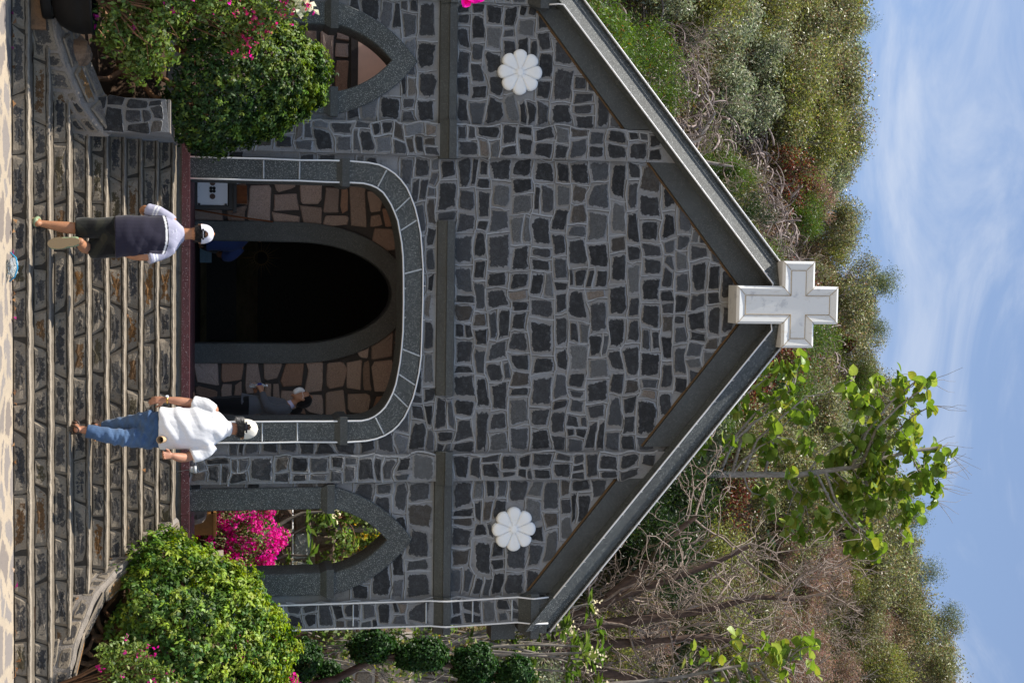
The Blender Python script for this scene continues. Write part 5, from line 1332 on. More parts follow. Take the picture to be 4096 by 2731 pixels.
def strands(nr, P, D, L_, w_, col):
    n = len(P); D = nrm(D); s_ = nrm(np.cross(D, nr.normal(0, 1, (n, 3)))) * w_; l = L_ * nr.uniform(.6, 1.2, (n, 1)); dr = np.array([0, 0, -1.0]) * l * .3
    V = np.stack([P - s_, P + s_, P + D * l * .6 + s_ * .7, P + D * l * .6 - s_ * .7, P + D * l * .6 - s_ * .7, P + D * l * .6 + s_ * .7, P + D * l + dr + s_ * .1, P + D * l + dr - s_ * .1], 1).reshape(-1, 3)
    F = np.concatenate([np.arange(8 * n).reshape(n, 8)[:, :4], np.arange(8 * n).reshape(n, 8)[:, 4:]]); return V, F, np.repeat(col, 8, 0)

# --- the boy climbing the lower steps
boy = empty('person', (-.70, -2.5, .15), 'person in navy and lavender T-shirt, dark camouflage shorts and white cap lifting one clog', 'person')
SK = (.40, .185, .095)
b = MB(); HC = (-.708, -2.30, 1.672)
head(b, HC, 0.05, 1.0, -.08)
limb(b, [(-.70, -2.34, 1.42), (-.702, -2.335, 1.50), (-.706, -2.315, 1.575), (-.707, -2.30, 1.62)], [(.085, .06), (.060, .056), (.054, .056), (.055, .06)])
limb(b, [(-.665, -2.43, .93), (-.668, -2.42, 1.05), (-.675, -2.39, 1.2), (-.685, -2.36, 1.34), (-.695, -2.345, 1.42)], [(.14, .10), (.13, .09), (.145, .10), (.15, .095), (.10, .07)])
limb(b, [(-.84, -2.36, 1.40), (-.895, -2.33, 1.28), (-.935, -2.27, 1.15)], [.05, .047, .038]); limb(b, [(-.935, -2.27, 1.15), (-.92, -2.17, 1.13), (-.89, -2.06, 1.15)], [.038, .036, .026]); hand(b, (-.885, -2.04, 1.155), (.1, 1, .1), (1, 0, -.2), (0, .1, 1), .6)
limb(b, [(-.535, -2.38, 1.38), (-.495, -2.42, 1.26), (-.478, -2.455, 1.14)], [.05, .046, .038]); limb(b, [(-.478, -2.455, 1.14), (-.484, -2.445, 1.06), (-.50, -2.42, .985)], [.038, .036, .026]); hand(b, (-.502, -2.415, .975), (-.08, .12, -1), (-1, .2, 0), (0, 1, -.2), .5)
limb(b, [(-.745, -2.42, .93), (-.738, -2.41, .75), (-.735, -2.42, .57)], [.085, .075, .056]); limb(b, [(-.735, -2.42, .58), (-.74, -2.45, .46), (-.758, -2.465, .33), (-.772, -2.475, .235)], [.054, .056, .042, .032])
limb(b, [(-.772, -2.505, .205), (-.785, -2.46, .20), (-.80, -2.38, .185), (-.815, -2.30, .175)], [(.032, .034), (.035, .04), (.042, .026), (.036, .018)])
limb(b, [(-.585, -2.42, .93), (-.565, -2.38, .78), (-.555, -2.345, .635)], [.088, .078, .060]); limb(b, [(-.555, -2.35, .63), (-.565, -2.45, .615), (-.585, -2.56, .60), (-.607, -2.655, .585)], [.057, .058, .044, .034])
limb(b, [(-.612, -2.69, .605), (-.607, -2.685, .56), (-.595, -2.68, .46), (-.583, -2.68, .37)], [(.034, .036), (.036, .036), (.042, .025), (.036, .018)])
skinpart('body', b, .0075, M['skin'], boy, skin_col(SK))
def shirt_col(V):
    x, y, z = V[:, 0], V[:, 1], V[:, 2]; c = np.repeat(np.array([(.40, .395, .50)]), len(V), 0)
    arm = (x < -.855 + .10 * np.clip(1.42 - z, 0, .12) * 0) & (z < 1.44) & (x < -.87) | (x > -.505) & (z < 1.42)
    zs = 1.372 - 1.1 * (x + .69) ** 2; t = z - zs
    body = ~(((x < -.872) | (x > -.51)) & (z > 1.16))
    c[body & (t < .016)] = (.02, .02, .03); c[body & (t < .006)] = (.75, .75, .76); c[body & (t < -.012)] = (.022, .02, .036)
    dl = np.linalg.norm(V - np.array([-.84, -2.36, 1.42]), axis=1); dr = np.linalg.norm(V - np.array([-.535, -2.38, 1.40]), axis=1)
    for d_, m in ((dl, (x < -.872) & (z > 1.16)), (dr, (x > -.51) & (z > 1.16))):
        for s_ in (.165, .193): c[m & (np.abs(d_ - s_) < .007)] = (.78, .78, .79)
    return c
b = MB()
limb(b, [(-.665, -2.435, .895), (-.667, -2.43, 1.0), (-.67, -2.42, 1.12), (-.68, -2.39, 1.25), (-.688, -2.37, 1.36), (-.695, -2.355, 1.43), (-.70, -2.34, 1.49), (-.703, -2.335, 1.515)], [(.192, .135), (.195, .135), (.192, .13), (.188, .125), (.185, .118), (.155, .095), (.092, .075), (.068, .062)], rnd=False, n=28)
limb(b, [(-.81, -2.36, 1.405), (-.872, -2.345, 1.33), (-.905, -2.325, 1.24), (-.922, -2.305, 1.185)], [.068, .066, .066, .068], rnd=False); limb(b, [(-.575, -2.375, 1.40), (-.515, -2.405, 1.31), (-.492, -2.435, 1.235), (-.482, -2.45, 1.195)], [.068, .067, .066, .068], rnd=False)
boy_sh = skinpart('shirt', b, .0065, M['cloth'], boy, shirt_col, folds(.017, [(26, 0, 17, 0, 1.2), (-19, 0, 24, 2, 1.5), (9, 12, 38, 1, .9)]), 5)
text('VIETTRIP', .024, M['letter'], Matrix.Translation((-.70, -2.452, 1.452)) @ Matrix.Rotation(R(90 - 28), 4, 'X') @ Matrix.Rotation(R(0), 4, 'Z'), boy_sh)
text('SPIRITS', .022, M['letter'], Matrix.Translation((-.695, -2.466, 1.424)) @ Matrix.Rotation(R(90 - 25), 4, 'X'), boy_sh)
def camo(V):
    q = np.sin(V[:, 0] * 31 + 3 * np.sin(V[:, 2] * 17)) + np.sin(V[:, 2] * 37 + 2 * np.sin(V[:, 1] * 23)); return np.where((q > .5)[:, None], np.array([(.026, .026, .018)]), np.where((q < -.8)[:, None], np.array([(.006, .006, .006)]), np.array([(.013, .014, .012)])))
b = MB(); limb(b, [(-.665, -2.43, 1.02), (-.665, -2.43, .93), (-.665, -2.42, .86)], [(.17, .12), (.182, .125), (.16, .115)], n=24)
limb(b, [(-.752, -2.425, .90), (-.742, -2.425, .72), (-.74, -2.44, .535)], [.104, .098, .092], rnd=False); limb(b, [(-.58, -2.42, .90), (-.562, -2.385, .78), (-.552, -2.355, .665)], [.108, .104, .098], rnd=False)
skinpart('shorts', b, .008, M['cloth'], boy, camo, folds(.009, [(30, 10, 12, 0, 1.5), (-20, 14, 26, 2, 1.2)]), 4)
co, T = cap('cap', (HC[0], HC[1], HC[2] + .002), .05, 1.09, (.66, .65, .72), boy, rim=.004)
text('LONGCHAMPS', .0115, M['letter'], Matrix.Translation(T(0, -.1195, .012)) @ Matrix.Rotation(.05, 4, 'Z') @ Matrix.Rotation(R(90 - 7), 4, 'X'), co)
def hairshell(name, c, yaw, z0, z1, k, col, parent, front=False, mat='cloth', dens=2600, L_=.012, tilt=-.08, seed=1):
    nr = np.random.default_rng(seed); b = MB(); R_ = Matrix.Rotation(yaw, 3, 'Z') @ Matrix.Rotation(tilt, 3, 'X'); P = []; D = []
    V = []; F = []; nz, nt = 14, 40; rows = []
    for i in range(nz + 1):
        z = z0 + (z1 - z0) * i / nz; q = math.sqrt(max(.02, 1 - (z / .118) ** 2)) if z > 0 else 1 - .25 * (z / .1) ** 2
        for j in range(nt):
            a = math.pi + math.pi * j / (nt - 1) if not front else 2 * math.pi * j / (nt - 1)
            a2 = a if front else math.pi * 1.5 + (a - 1.5 * math.pi) * .92
            p = Vector((.0795 * q * math.cos(a2), .1005 * q * math.sin(a2) - .004, z)); w_ = Vector(c) + R_ @ (p * k); V.append(tuple(w_)); P.append(tuple(w_)); D.append(tuple(R_ @ Vector((p.x, p.y, p.z * .4 - .02))))
    for i in range(nz):
        for j in range(nt - 1): F.append((i * nt + j, i * nt + j + 1, (i + 1) * nt + j + 1, (i + 1) * nt + j))
    ho = link(name, mesh_np(name, V, F, M['cloth'], True, col=np.repeat(np.array([col]), len(V), 0)), parent)
    idx = nr.choice(len(P), dens); P = np.array(P)[idx] + nr.normal(0, .003, (dens, 3)); D = np.array(D)[idx] + nr.normal(0, .02, (dens, 3)) + np.array([0, 0, -.03])
    V, F, C = strands(nr, P, D, L_, .0009, vary(nr, col, dens, .6, 1.6, .05)); tag(link('strands', mesh_np('strands', V, F, M['cloth'], False, col=C), ho), kind='stuff')
    return ho
hairshell('hair', HC, .05, -.052, .100, 1.03, (.012, .010, .010), boy)
# clogs
def clog(pts, rad, sole, parent, ref, solecol=(.33, .23, .12), col=(.30, .38, .22)):
    b = MB(); limb(b, pts, rad, ref=ref); o = skinpart('clog', b, .006, M['leather'], parent, lambda V: np.where((np.sin(V[:, 2] * 260 + V[:, 1] * 200) > .3)[:, None], np.array([col]), np.array([tuple(x * .72 for x in col)])), None, 2)
    mb = MB(); n = len(sole[0]); mb.add([tuple(p) for p in sole[0]] + [tuple(p) for p in sole[1]], [tuple(range(n)), tuple(range(2 * n - 1, n - 1, -1))] + [(i, i + n, (i + 1) % n + n, (i + 1) % n) for i in range(n)])
    link('sole', mesh_np('sole', mb.v, mb.f, M['leather'], False, col=np.repeat(np.array([solecol]), len(mb.v), 0)), o)
def sole_out(o, along, side, up_, L_, W_, t):
    o, along, side, up_ = Vector(o), Vector(along).normalized(), Vector(side).normalized(), Vector(up_).normalized(); A = []; B = []
    for i in range(28):
        a = 2 * math.pi * i / 28; x = math.cos(a); w_ = W_ * (.5 if x > 0 else .40) * (1 - .16 * math.exp(-((x + .15) / .3) ** 2)); p = o + along * (L_ * .5 * x) + side * (math.copysign(abs(math.sin(a)) ** .85, math.sin(a)) * w_); A.append(p + up_ * t); B.append(p)
    return A, B
clog([(-.782, -2.50, .185), (-.79, -2.44, .19), (-.803, -2.36, .195), (-.818, -2.27, .185)], [(.045, .03), (.048, .03), (.053, .040), (.045, .032)], sole_out((-.80, -2.385, .152), (-.14, 1, 0), (1, .14, 0), (0, 0, 1), .28, .105, .022), boy, (1, 0, 0))
s_al = Vector((.11, -.02, -1)).normalized(); s_sd = Vector((1, 0, .11)).normalized(); s_up = Vector((0, 1, 0))
clog([(-.612, -2.695, .575), (-.603, -2.70, .52), (-.592, -2.695, .44), (-.58, -2.70, .36)], [(.046, .030), (.048, .033), (.054, .042), (.046, .034)], sole_out((-.598, -2.757, .465), s_al, s_sd, s_up, .285, .115, .024), boy, (1, 0, 0))

# --- the man in white
man = empty('person', (1.2, -2.0, .45), 'person in white polo shirt, blue jeans and cream cap climbing the middle steps', 'person')
b = MB(); HM = (1.222, -1.93, 2.085)
head(b, HM, -.28, 1.04, -.10)
limb(b, [(1.20, -1.985, 1.80), (1.205, -1.975, 1.88), (1.212, -1.955, 1.96), (1.218, -1.94, 2.02)], [(.10, .07), (.066, .062), (.06, .062), (.062, .066)])
limb(b, [(1.21, -2.03, 1.30), (1.20, -2.02, 1.45), (1.20, -2.0, 1.62), (1.20, -1.99, 1.76), (1.20, -1.985, 1.84)], [(.155, .115), (.155, .115), (.165, .115), (.165, .105), (.11, .08)])
limb(b, [(1.02, -1.99, 1.79), (.975, -1.985, 1.68), (.952, -1.96, 1.555)], [.056, .05, .044]); limb(b, [(.952, -1.96, 1.56), (.935, -1.985, 1.46), (.922, -2.0, 1.385), (.918, -2.005, 1.345)], [.044, .044, .034, .028]); hand(b, (.917, -2.007, 1.335), (.02, -.06, -1), (.55, .8, 0), (.75, -.5, 0), .30, k=1.05)
limb(b, [(1.395, -2.0, 1.765), (1.445, -2.03, 1.65), (1.482, -2.06, 1.535)], [.056, .052, .045]); limb(b, [(1.482, -2.06, 1.54), (1.472, -2.13, 1.475), (1.452, -2.185, 1.425), (1.445, -2.20, 1.41)], [.046, .045, .035, .029]); hand(b, (1.443, -2.205, 1.405), (-.12, -.55, -.75), (-.1, -.8, .6), (-1, .1, 0), .75, k=1.03)
limb(b, [(1.29, -2.04, 1.26), (1.275, -2.06, 1.05), (1.262, -2.09, .86), (1.22, -2.12, .70), (1.19, -2.12, .545)], [.088, .075, .056, .052, .034]); limb(b, [(1.13, -2.02, 1.26), (1.155, -1.95, 1.08), (1.18, -1.87, .92), (1.205, -1.81, .80), (1.215, -1.79, .70)], [.088, .075, .056, .050, .034])
limb(b, [(1.188, -2.155, .515), (1.185, -2.10, .505), (1.175, -2.02, .49), (1.165, -1.94, .478)], [(.034, .034), (.036, .036), (.043, .026), (.037, .017)])
limb(b, [(1.215, -1.83, .665), (1.215, -1.78, .655), (1.215, -1.70, .64), (1.215, -1.64, .628)], [(.034, .034), (.036, .036), (.043, .026), (.037, .017)])
skinpart('body', b, .0075, M['skin'], man, skin_col((.40, .19, .115)))
b = MB()
limb(b, [(1.195, -2.035, 1.285), (1.195, -2.04, 1.38), (1.197, -2.03, 1.5), (1.20, -2.01, 1.64), (1.20, -1.99, 1.75), (1.203, -1.985, 1.83), (1.21, -1.975, 1.90), (1.213, -1.965, 1.935)], [(.208, .150), (.205, .15), (.202, .145), (.205, .14), (.205, .128), (.165, .105), (.10, .085), (.072, .074)], rnd=False, n=28)
limb(b, [(1.04, -1.985, 1.79), (.985, -1.985, 1.71), (.965, -1.975, 1.65), (.957, -1.965, 1.605)], [.075, .073, .073, .074], rnd=False); limb(b, [(1.36, -1.995, 1.78), (1.43, -2.02, 1.70), (1.455, -2.035, 1.63), (1.468, -2.045, 1.59)], [.077, .075, .074, .075], rnd=False)
sh = skinpart('shirt', b, .0065, M['cloth'], man, flat((.74, .74, .75)), folds(.019, [(30, 0, -26, 0, 1.8), (24, 6, -34, 2, 1.4), (-14, 0, 40, 1, 1.0), (40, 0, -14, 3, 1.2)]), 4)
b = MB(); limb(b, [(1.212, -1.975, 1.905), (1.214, -1.966, 1.935), (1.216, -1.958, 1.958)], [(.082, .082), (.076, .078), (.071, .073)], rnd=False); skinpart('collar', b, .006, M['cloth'], man, flat((.74, .74, .75)), None, 2)
def denim(V):
    q = np.sin(V[:, 0] * 60 + 4 * np.sin(V[:, 2] * 20)) * np.sin(V[:, 2] * 45); f = np.clip(1 - np.abs(V[:, 2] - .9) / .35, 0, 1)[:, None]; return np.array([(.045, .088, .175)]) * (1 + .15 * q[:, None]) + f * np.array([(.04, .06, .09)])
b = MB(); limb(b, [(1.205, -2.035, 1.36), (1.21, -2.04, 1.27), (1.21, -2.03, 1.19)], [(.172, .122), (.18, .13), (.165, .125)], n=24)
limb(b, [(1.298, -2.05, 1.22), (1.285, -2.07, 1.05), (1.268, -2.095, .87), (1.232, -2.12, .72), (1.205, -2.125, .60)], [.104, .092, .078, .07, .066], rnd=False); limb(b, [(1.115, -2.03, 1.22), (1.15, -1.955, 1.06), (1.175, -1.88, .92), (1.20, -1.82, .80), (1.215, -1.80, .72)], [.104, .092, .078, .07, .066], rnd=False)
skinpart('jeans', b, .007, M['cloth'], man, denim, folds(.022, [(24, 8, 40, 0, 1.6), (-30, 0, 46, 2, 1.2), (14, 10, 70, 1, .8)]), 4)
co, T = cap('cap', (HM[0], HM[1], HM[2] + .012), -.28, 1.16, (.74, .70, .60), man, rim=-.004, hole=(.03, .04))
mh = hairshell('hair', HM, -.28, -.06, .095, 1.06, (.035, .033, .032), man, dens=3000, L_=.022, seed=3)
nr = np.random.default_rng(4); n = 520; P = np.array([HM]) + np.stack([nr.uniform(-.085, -.05, n), nr.uniform(-.07, .05, n), nr.uniform(-.05, .02, n)], 1)
V, F, C = strands(nr, P, np.stack([-np.ones(n) + nr.normal(0, .4, n), nr.normal(-.3, .4, n), nr.normal(-.15, .5, n)], 1), .05, .0013, vary(nr, (.30, .29, .28), n, .4, 1.6, .03)); tag(link('strands', mesh_np('strands', V, F, M['cloth'], False, col=C), mh), kind='stuff')
def sandal(p0, p1, z, parent):
    a, b_ = Vector(p0), Vector(p1); d = (b_ - a).normalized(); sd_ = Vector((d.y, -d.x, 0)); mid = (a + b_) / 2; A, B = sole_out((mid.x, mid.y, z), d, sd_, (0, 0, 1), .275, .105, .024); mb = MB(); n = len(A)
    mb.add([tuple(p) for p in A] + [tuple(p) for p in B], [tuple(range(n)), tuple(range(2 * n - 1, n - 1, -1))] + [(i, i + n, (i + 1) % n + n, (i + 1) % n) for i in range(n)])
    o = link('sandal', mesh_np('sandal', mb.v, mb.f, M['leather'], False, col=np.repeat(np.array([(.05, .03, .02)]), len(mb.v), 0)), parent)
    for f, h, r_ in ((.30, .052, .050), (-.02, .064, .047), (-.40, .07, .040)):
        c = mid + d * .275 * f; pts = [c + sd_ * (math.cos(q) * r_) + Vector((0, 0, z - c.z + .012 + math.sin(q) * h)) - (d * .03 * math.sin(q) if f < -.3 else Vector((0, 0, 0))) for q in np.linspace(0, math.pi, 9)]
        st = MB(); st.tube(pts, .0085, 6); link('strap', mesh_np('strap', st.v, st.f, M['leather'], True, col=np.repeat(np.array([(.045, .028, .02)]), len(st.v), 0)), o)
sandal((1.19, -2.17, .45), (1.163, -1.91, .45), .452, man); sandal((1.216, -1.87, .60), (1.215, -1.60, .60), .603, man)
wt = MB(); wt.tube([Vector((.919, -2.003, 1.352)) + Vector((math.cos(a) * .034, math.sin(a) * .032, 0)) for a in np.linspace(0, 2 * math.pi, 21)], .0085, 6); w_ = wt.build('wristwatch', M['gold'], None, True); tag(w_, 'gold wristwatch on the arm of the person in the white shirt', 'watch')
wt2 = MB(); wt2.tube([(.889, -2.02, 1.352), (.878, -2.026, 1.352)], .016, 16); wt2.build('dial', M['whitemetal'], w_)
tb = empty('paper_cup', (1.285, -2.19, 1.30), 'brown paper cup stuck in the back pocket of the blue jeans', 'cup')
a, b_ = Vector((1.288, -2.165, 1.33)), Vector((1.282, -2.255, 1.295)); ax = (b_ - a).normalized(); s1 = ax.orthogonal().normalized(); s2 = ax.cross(s1); V = []; F = []; n = 28
for (t, r_) in ((0, .030), (1, .037), (1, .033), (.05, .027)):
    for j in range(n): q = 2 * math.pi * j / n; V.append(tuple(a.lerp(b_, t) + (s1 * math.cos(q) + s2 * math.sin(q)) * r_))
for i in range(3):
    for j in range(n): F.append((i * n + j, i * n + (j + 1) % n, (i + 1) * n + (j + 1) % n, (i + 1) * n + j))
F.append(tuple(range(n))); F.append(tuple(3 * n + j for j in range(n)))
mb = MB(); mb.add(V, F); mb.build('cup_wall', M['paper'], tb); mb = MB(); mb.tube([a.lerp(b_, .1), a.lerp(b_, .3)], .027, 20); mb.build('cup_inside', M['darkroom'], tb)

# --- the woman in the porch, in profile
wo = empty('person', (1.28, 1.1, 1.5), 'person in grey blazer, black trousers and white face mask standing in the porch', 'person')
b = MB(); HW = (1.205, 1.10, 2.80); Y_ = 1.10
head(b, HW, R(90), .95, -.12)
limb(b, [(1.30, Y_, 2.60), (1.285, Y_, 2.66), (1.25, Y_, 2.72), (1.225, Y_, 2.76)], [(.05, .065), (.047, .05), (.046, .046), (.05, .05)])
limb(b, [(1.28, Y_, 2.10), (1.285, Y_, 2.25), (1.30, Y_, 2.42), (1.31, Y_, 2.55), (1.305, Y_, 2.62)], [(.10, .14), (.085, .12), (.095, .135), (.085, .145), (.06, .09)])
for s_, dy in ((-1, 0), (1, 0)):
    y0 = Y_ + s_ * .16
    limb(b, [(1.325, y0, 2.58), (1.32, y0 + s_ * .02, 2.48), (1.285, y0 + s_ * .02, 2.385)], [.043, .038, .034]); limb(b, [(1.285, y0 + s_ * .02, 2.385), (1.20, y0 - s_ * .02, 2.34), (1.125, y0 - s_ * .08, 2.315 if s_ < 0 else 2.24)], [.034, .031, .023])
hand(b, (1.118, Y_ - .078, 2.312), (-.75, .55, -.25), (-.1, .6, -.7), (-.2, .3, .9), .95, k=.92); hand(b, (1.118, Y_ + .078, 2.238), (-.8, -.5, -.1), (-.2, -.6, -.5), (-.2, -.3, .9), .95, k=.92)
for s_ in (-1, 1):
    limb(b, [(1.29, Y_ + s_ * .075, 2.10), (1.285, Y_ + s_ * .075, 1.9), (1.28, Y_ + s_ * .07, 1.75), (1.295, Y_ + s_ * .07, 1.58)], [.08, .065, .05, .034]); limb(b, [(1.31, Y_ + s_ * .07, 1.53), (1.27, Y_ + s_ * .07, 1.525), (1.20, Y_ + s_ * .075, 1.515), (1.14, Y_ + s_ * .078, 1.51)], [(.03, .028), (.032, .03), (.038, .02), (.03, .012)], ref=(0, 1, 0))
skinpart('body', b, .0075, M['skin'], wo, skin_col((.36, .18, .105)))
b = MB(); limb(b, [(1.285, Y_, 2.07), (1.285, Y_, 2.2), (1.29, Y_, 2.33), (1.31, Y_, 2.47), (1.318, Y_, 2.57), (1.312, Y_, 2.63), (1.30, Y_, 2.655)], [(.145, .17), (.12, .15), (.112, .145), (.118, .16), (.105, .165), (.08, .12), (.055, .07)], rnd=False, n=26)
for s_ in (-1, 1):
    y0 = Y_ + s_ * .155
    limb(b, [(1.322, y0 - s_ * .01, 2.585), (1.325, y0 + s_ * .02, 2.48), (1.288, y0 + s_ * .025, 2.375)], [.062, .057, .053]); limb(b, [(1.29, y0 + s_ * .025, 2.38), (1.21, y0 - s_ * .02, 2.34), (1.135, y0 - s_ * .075, 2.318 if s_ < 0 else 2.245)], [.053, .047, .041], rnd=False)
skinpart('blazer', b, .007, M['cloth'], wo, flat((.085, .09, .105)), folds(.008, [(20, 0, 40, 0, 1.4), (-26, 8, 30, 2, 1.2)]), 4)
b = MB()
for s_ in (-1, 1): limb(b, [(1.29, Y_ + s_ * .07, 2.16), (1.288, Y_ + s_ * .078, 1.95), (1.283, Y_ + s_ * .075, 1.75), (1.288, Y_ + s_ * .072, 1.56)], [(.125, .10), (.108, .09), (.09, .078), (.082, .07)], rnd=False)
skinpart('trousers', b, .008, M['cloth'], wo, flat((.008, .008, .009)), folds(.006, [(20, 0, 30, 0, 1.2)]), 3)
b = MB(); limb(b, [(1.292, Y_, 2.645), (1.278, Y_, 2.672), (1.268, Y_, 2.688)], [(.060, .066), (.053, .058), (.05, .054)], rnd=False); skinpart('collar', b, .006, M['cloth'], wo, flat((.50, .48, .66)), None, 2)
b = MB(); ball(b, (1.232, Y_, 2.835), (.098, .082, .088), 20); ball(b, (1.27, Y_, 2.80), (.07, .075, .075), 18); limb(b, [(1.315, Y_, 2.78), (1.355, Y_, 2.76), (1.375, Y_, 2.70), (1.37, Y_, 2.635)], [.035, .042, .036, .014]); skinpart('hair', b, .007, M['cloth'], wo, flat((.008, .007, .008)), folds(.003, [(90, 60, 40, 0, 1.0)]), 3)
b = MB(); limb(b, [(1.135, Y_, 2.828), (1.110, Y_, 2.795), (1.108, Y_, 2.765), (1.128, Y_, 2.725), (1.155, Y_, 2.708)], [(.018, .030), (.030, .046), (.036, .053), (.036, .052), (.022, .036)], rnd=False, n=18); mk = skinpart('face_mask', b, .006, M['cloth'], wo, flat((.74, .74, .74)), None, 3)
for s_ in (-1, 1):
    mb = MB(); mb.tube([(1.13, Y_ + s_ * .05, 2.80), (1.17, Y_ + s_ * .074, 2.81), (1.205, Y_ + s_ * .085, 2.805)], .002, 5); mb.build('ear_loop', M['letter'], mk)
    mb = MB(); ball(mb, (1.122, Y_ + s_ * .030, 2.838), (.008, .011, .006)); link('eye', mesh_np('eye', mb.v, mb.f, M['skin'], True, col=np.repeat(np.array([(.03, .02, .015)]), len(mb.v), 0)), wo)
bo_ = empty('water_bottle', (1.045, Y_ - .02, 2.15), 'clear plastic water bottle with blue label held by the person in the grey blazer', 'bottle')
bx, by = 1.052, Y_ + .0
g = N('clear_plastic'); g.fin((.75, .8, .82), .12, .5); g.b.inputs['Transmission Weight'].default_value = .75; g.b.inputs['IOR'].default_value = 1.2; M['clear'] = g.m; M['bluelabel'] = m_plain('blue_label', (.02, .035, .22), .4)
lathe(bx, by, [(.024, 2.165), (.030, 2.17), (.031, 2.20), (.029, 2.23), (.031, 2.26), (.031, 2.31), (.026, 2.335), (.013, 2.355), (.013, 2.37)], M['clear'], 'bottle_body', bo_, 20); lathe(bx, by, [(.0316, 2.262), (.0316, 2.312)], M['bluelabel'], 'label', bo_, 20); lathe(bx, by, [(.0145, 2.366), (.0145, 2.385), (.004, 2.386)], M['letter'], 'lid', bo_, 16)

# --- somebody in blue, low down inside the doorway
ip = empty('person', (-.80, 3.0, 1.5), 'person in a blue shirt crouching inside the dark doorway', 'person')
b = MB(); head(b, (-.80, 3.12, 2.30), 0.2, 1.0, -.5)
limb(b, [(-.80, 3.05, 2.10), (-.80, 3.08, 2.2), (-.80, 3.1, 2.26)], [.06, .054, .055]); limb(b, [(-.80, 2.98, 1.66), (-.80, 2.96, 1.8), (-.80, 2.98, 1.95), (-.80, 3.04, 2.08)], [(.15, .11), (.14, .11), (.16, .11), (.12, .08)])
for s_ in (-1, 1):
    limb(b, [(-.80 + s_ * .17, 3.03, 2.05), (-.80 + s_ * .27, 3.05, 1.92), (-.80 + s_ * .27, 3.18, 1.78)], [.05, .045, .04]); limb(b, [(-.80 + s_ * .27, 3.18, 1.78), (-.80 + s_ * .2, 3.3, 1.75), (-.80 + s_ * .12, 3.4, 1.78)], [.04, .036, .026]); hand(b, (-.80 + s_ * .115, 3.41, 1.78), (-s_ * .3, 1, 0), (0, 0, -1), (-s_, 0, .2), .5)
    limb(b, [(-.80 + s_ * .09, 2.98, 1.66), (-.80 + s_ * .16, 3.18, 1.72), (-.80 + s_ * .18, 3.36, 1.74)], [.085, .075, .06]); limb(b, [(-.80 + s_ * .18, 3.36, 1.74), (-.80 + s_ * .16, 3.2, 1.62), (-.80 + s_ * .15, 3.05, 1.555)], [.056, .05, .034]); limb(b, [(-.80 + s_ * .15, 3.03, 1.535), (-.80 + s_ * .15, 3.1, 1.525), (-.80 + s_ * .15, 3.22, 1.515)], [(.032, .03), (.04, .024), (.034, .014)])
skinpart('body', b, .009, M['skin'], ip, skin_col((.33, .16, .09)))
b = MB(); limb(b, [(-.80, 2.95, 1.62), (-.80, 2.94, 1.78), (-.80, 2.96, 1.93), (-.80, 3.02, 2.08), (-.80, 3.06, 2.15)], [(.22, .15), (.215, .15), (.225, .145), (.17, .11), (.08, .08)], rnd=False, n=24)
for s_ in (-1, 1): limb(b, [(-.80 + s_ * .16, 3.03, 2.05), (-.80 + s_ * .275, 3.05, 1.94), (-.80 + s_ * .28, 3.12, 1.85)], [.075, .075, .075], rnd=False)
skinpart('shirt', b, .008, M['cloth'], ip, flat((.05, .08, .24)), folds(.012, [(24, 0, 30, 0, 1.4), (-20, 9, 24, 2, 1.0)]), 4)
b = MB()
for s_ in (-1, 1): limb(b, [(-.80 + s_ * .09, 2.97, 1.64), (-.80 + s_ * .16, 3.18, 1.71), (-.80 + s_ * .18, 3.36, 1.73), (-.80 + s_ * .16, 3.2, 1.61), (-.80 + s_ * .15, 3.08, 1.56)], [.10, .09, .075, .065, .05])
skinpart('trousers', b, .009, M['cloth'], ip, flat((.015, .015, .02)), None, 3)
hairshell('hair', (-.80, 3.12, 2.30), .2, -.05, .115, 1.02, (.01, .009, .009), ip, True, dens=1200, tilt=-.5, seed=8)

# ------------------------------------------------------------------ things in the porch and doorway
cb = empty('metal_cabinet', (-1.3, 1.5, 1.5), 'white metal cabinet front with two round holes and a cross-shaped hole in a dark frame', 'cabinet')
mb = MB(); mb.box(-1.60, -1.075, 1.50, 1.72, 1.502, 1.53); mb.box(-1.60, -1.075, 1.50, 1.72, 1.915, 1.965); mb.box(-1.60, -1.545, 1.50, 1.72, 1.531, 1.914); mb.box(-1.125, -1.075, 1.50, 1.72, 1.531, 1.914); mb.box(-1.544, -1.126, 1.60, 1.72, 1.531, 1.914); mb.build('frame', M['blackmetal'], cb)
mb = MB(); mb.box(-1.54, -1.13, 1.52, 1.598, 1.535, 1.895); mb.build('door_panel', M['whitemetal'], cb)
for xh in (-1.40, -1.235):
    mb = MB(); mb.tube([(xh, 1.519, 1.715), (xh, 1.512, 1.715)], .034, 24); mb.build('round_hole', M['barkred'], cb)
mb = MB()
for dx in (-.018, .018):
    for dz in (-.018, .018): mb.tube([(-1.318 + dx, 1.519, 1.715 + dz), (-1.318 + dx, 1.513, 1.715 + dz)], .0205, 16)
mb.build('cross_hole', M['darkroom'], cb)
for zz in (1.555, 1.875):
    mb = MB(); mb.box(-1.15, -1.105, 1.505, 1.53, zz - .015, zz + .015); mb.build('hinge', M['blackmetal'], cb)
mb = MB(); mb.box(-1.62, -1.05, 1.47, 1.74, 1.967, 2.005); mb.build('top_shelf', M['blackmetal'], cb)
for k in range(5):
    mb = MB(); mb.box(-1.52 + .001 * k, -1.40 - .002 * k, 1.53, 1.66, 2.007 + .012 * k, 2.018 + .012 * k); tag(mb.build('booklet', M['letter']), 'white booklet in the small pile on the cabinet', 'booklet', 'booklets on the cabinet')
mb = MB(); mb.box(-1.38, -1.16, 1.58, 1.62, 2.007, 2.13); tag(mb.build('red_tile', M['wood']), 'dark red square tile leaning behind the booklets', 'tile')
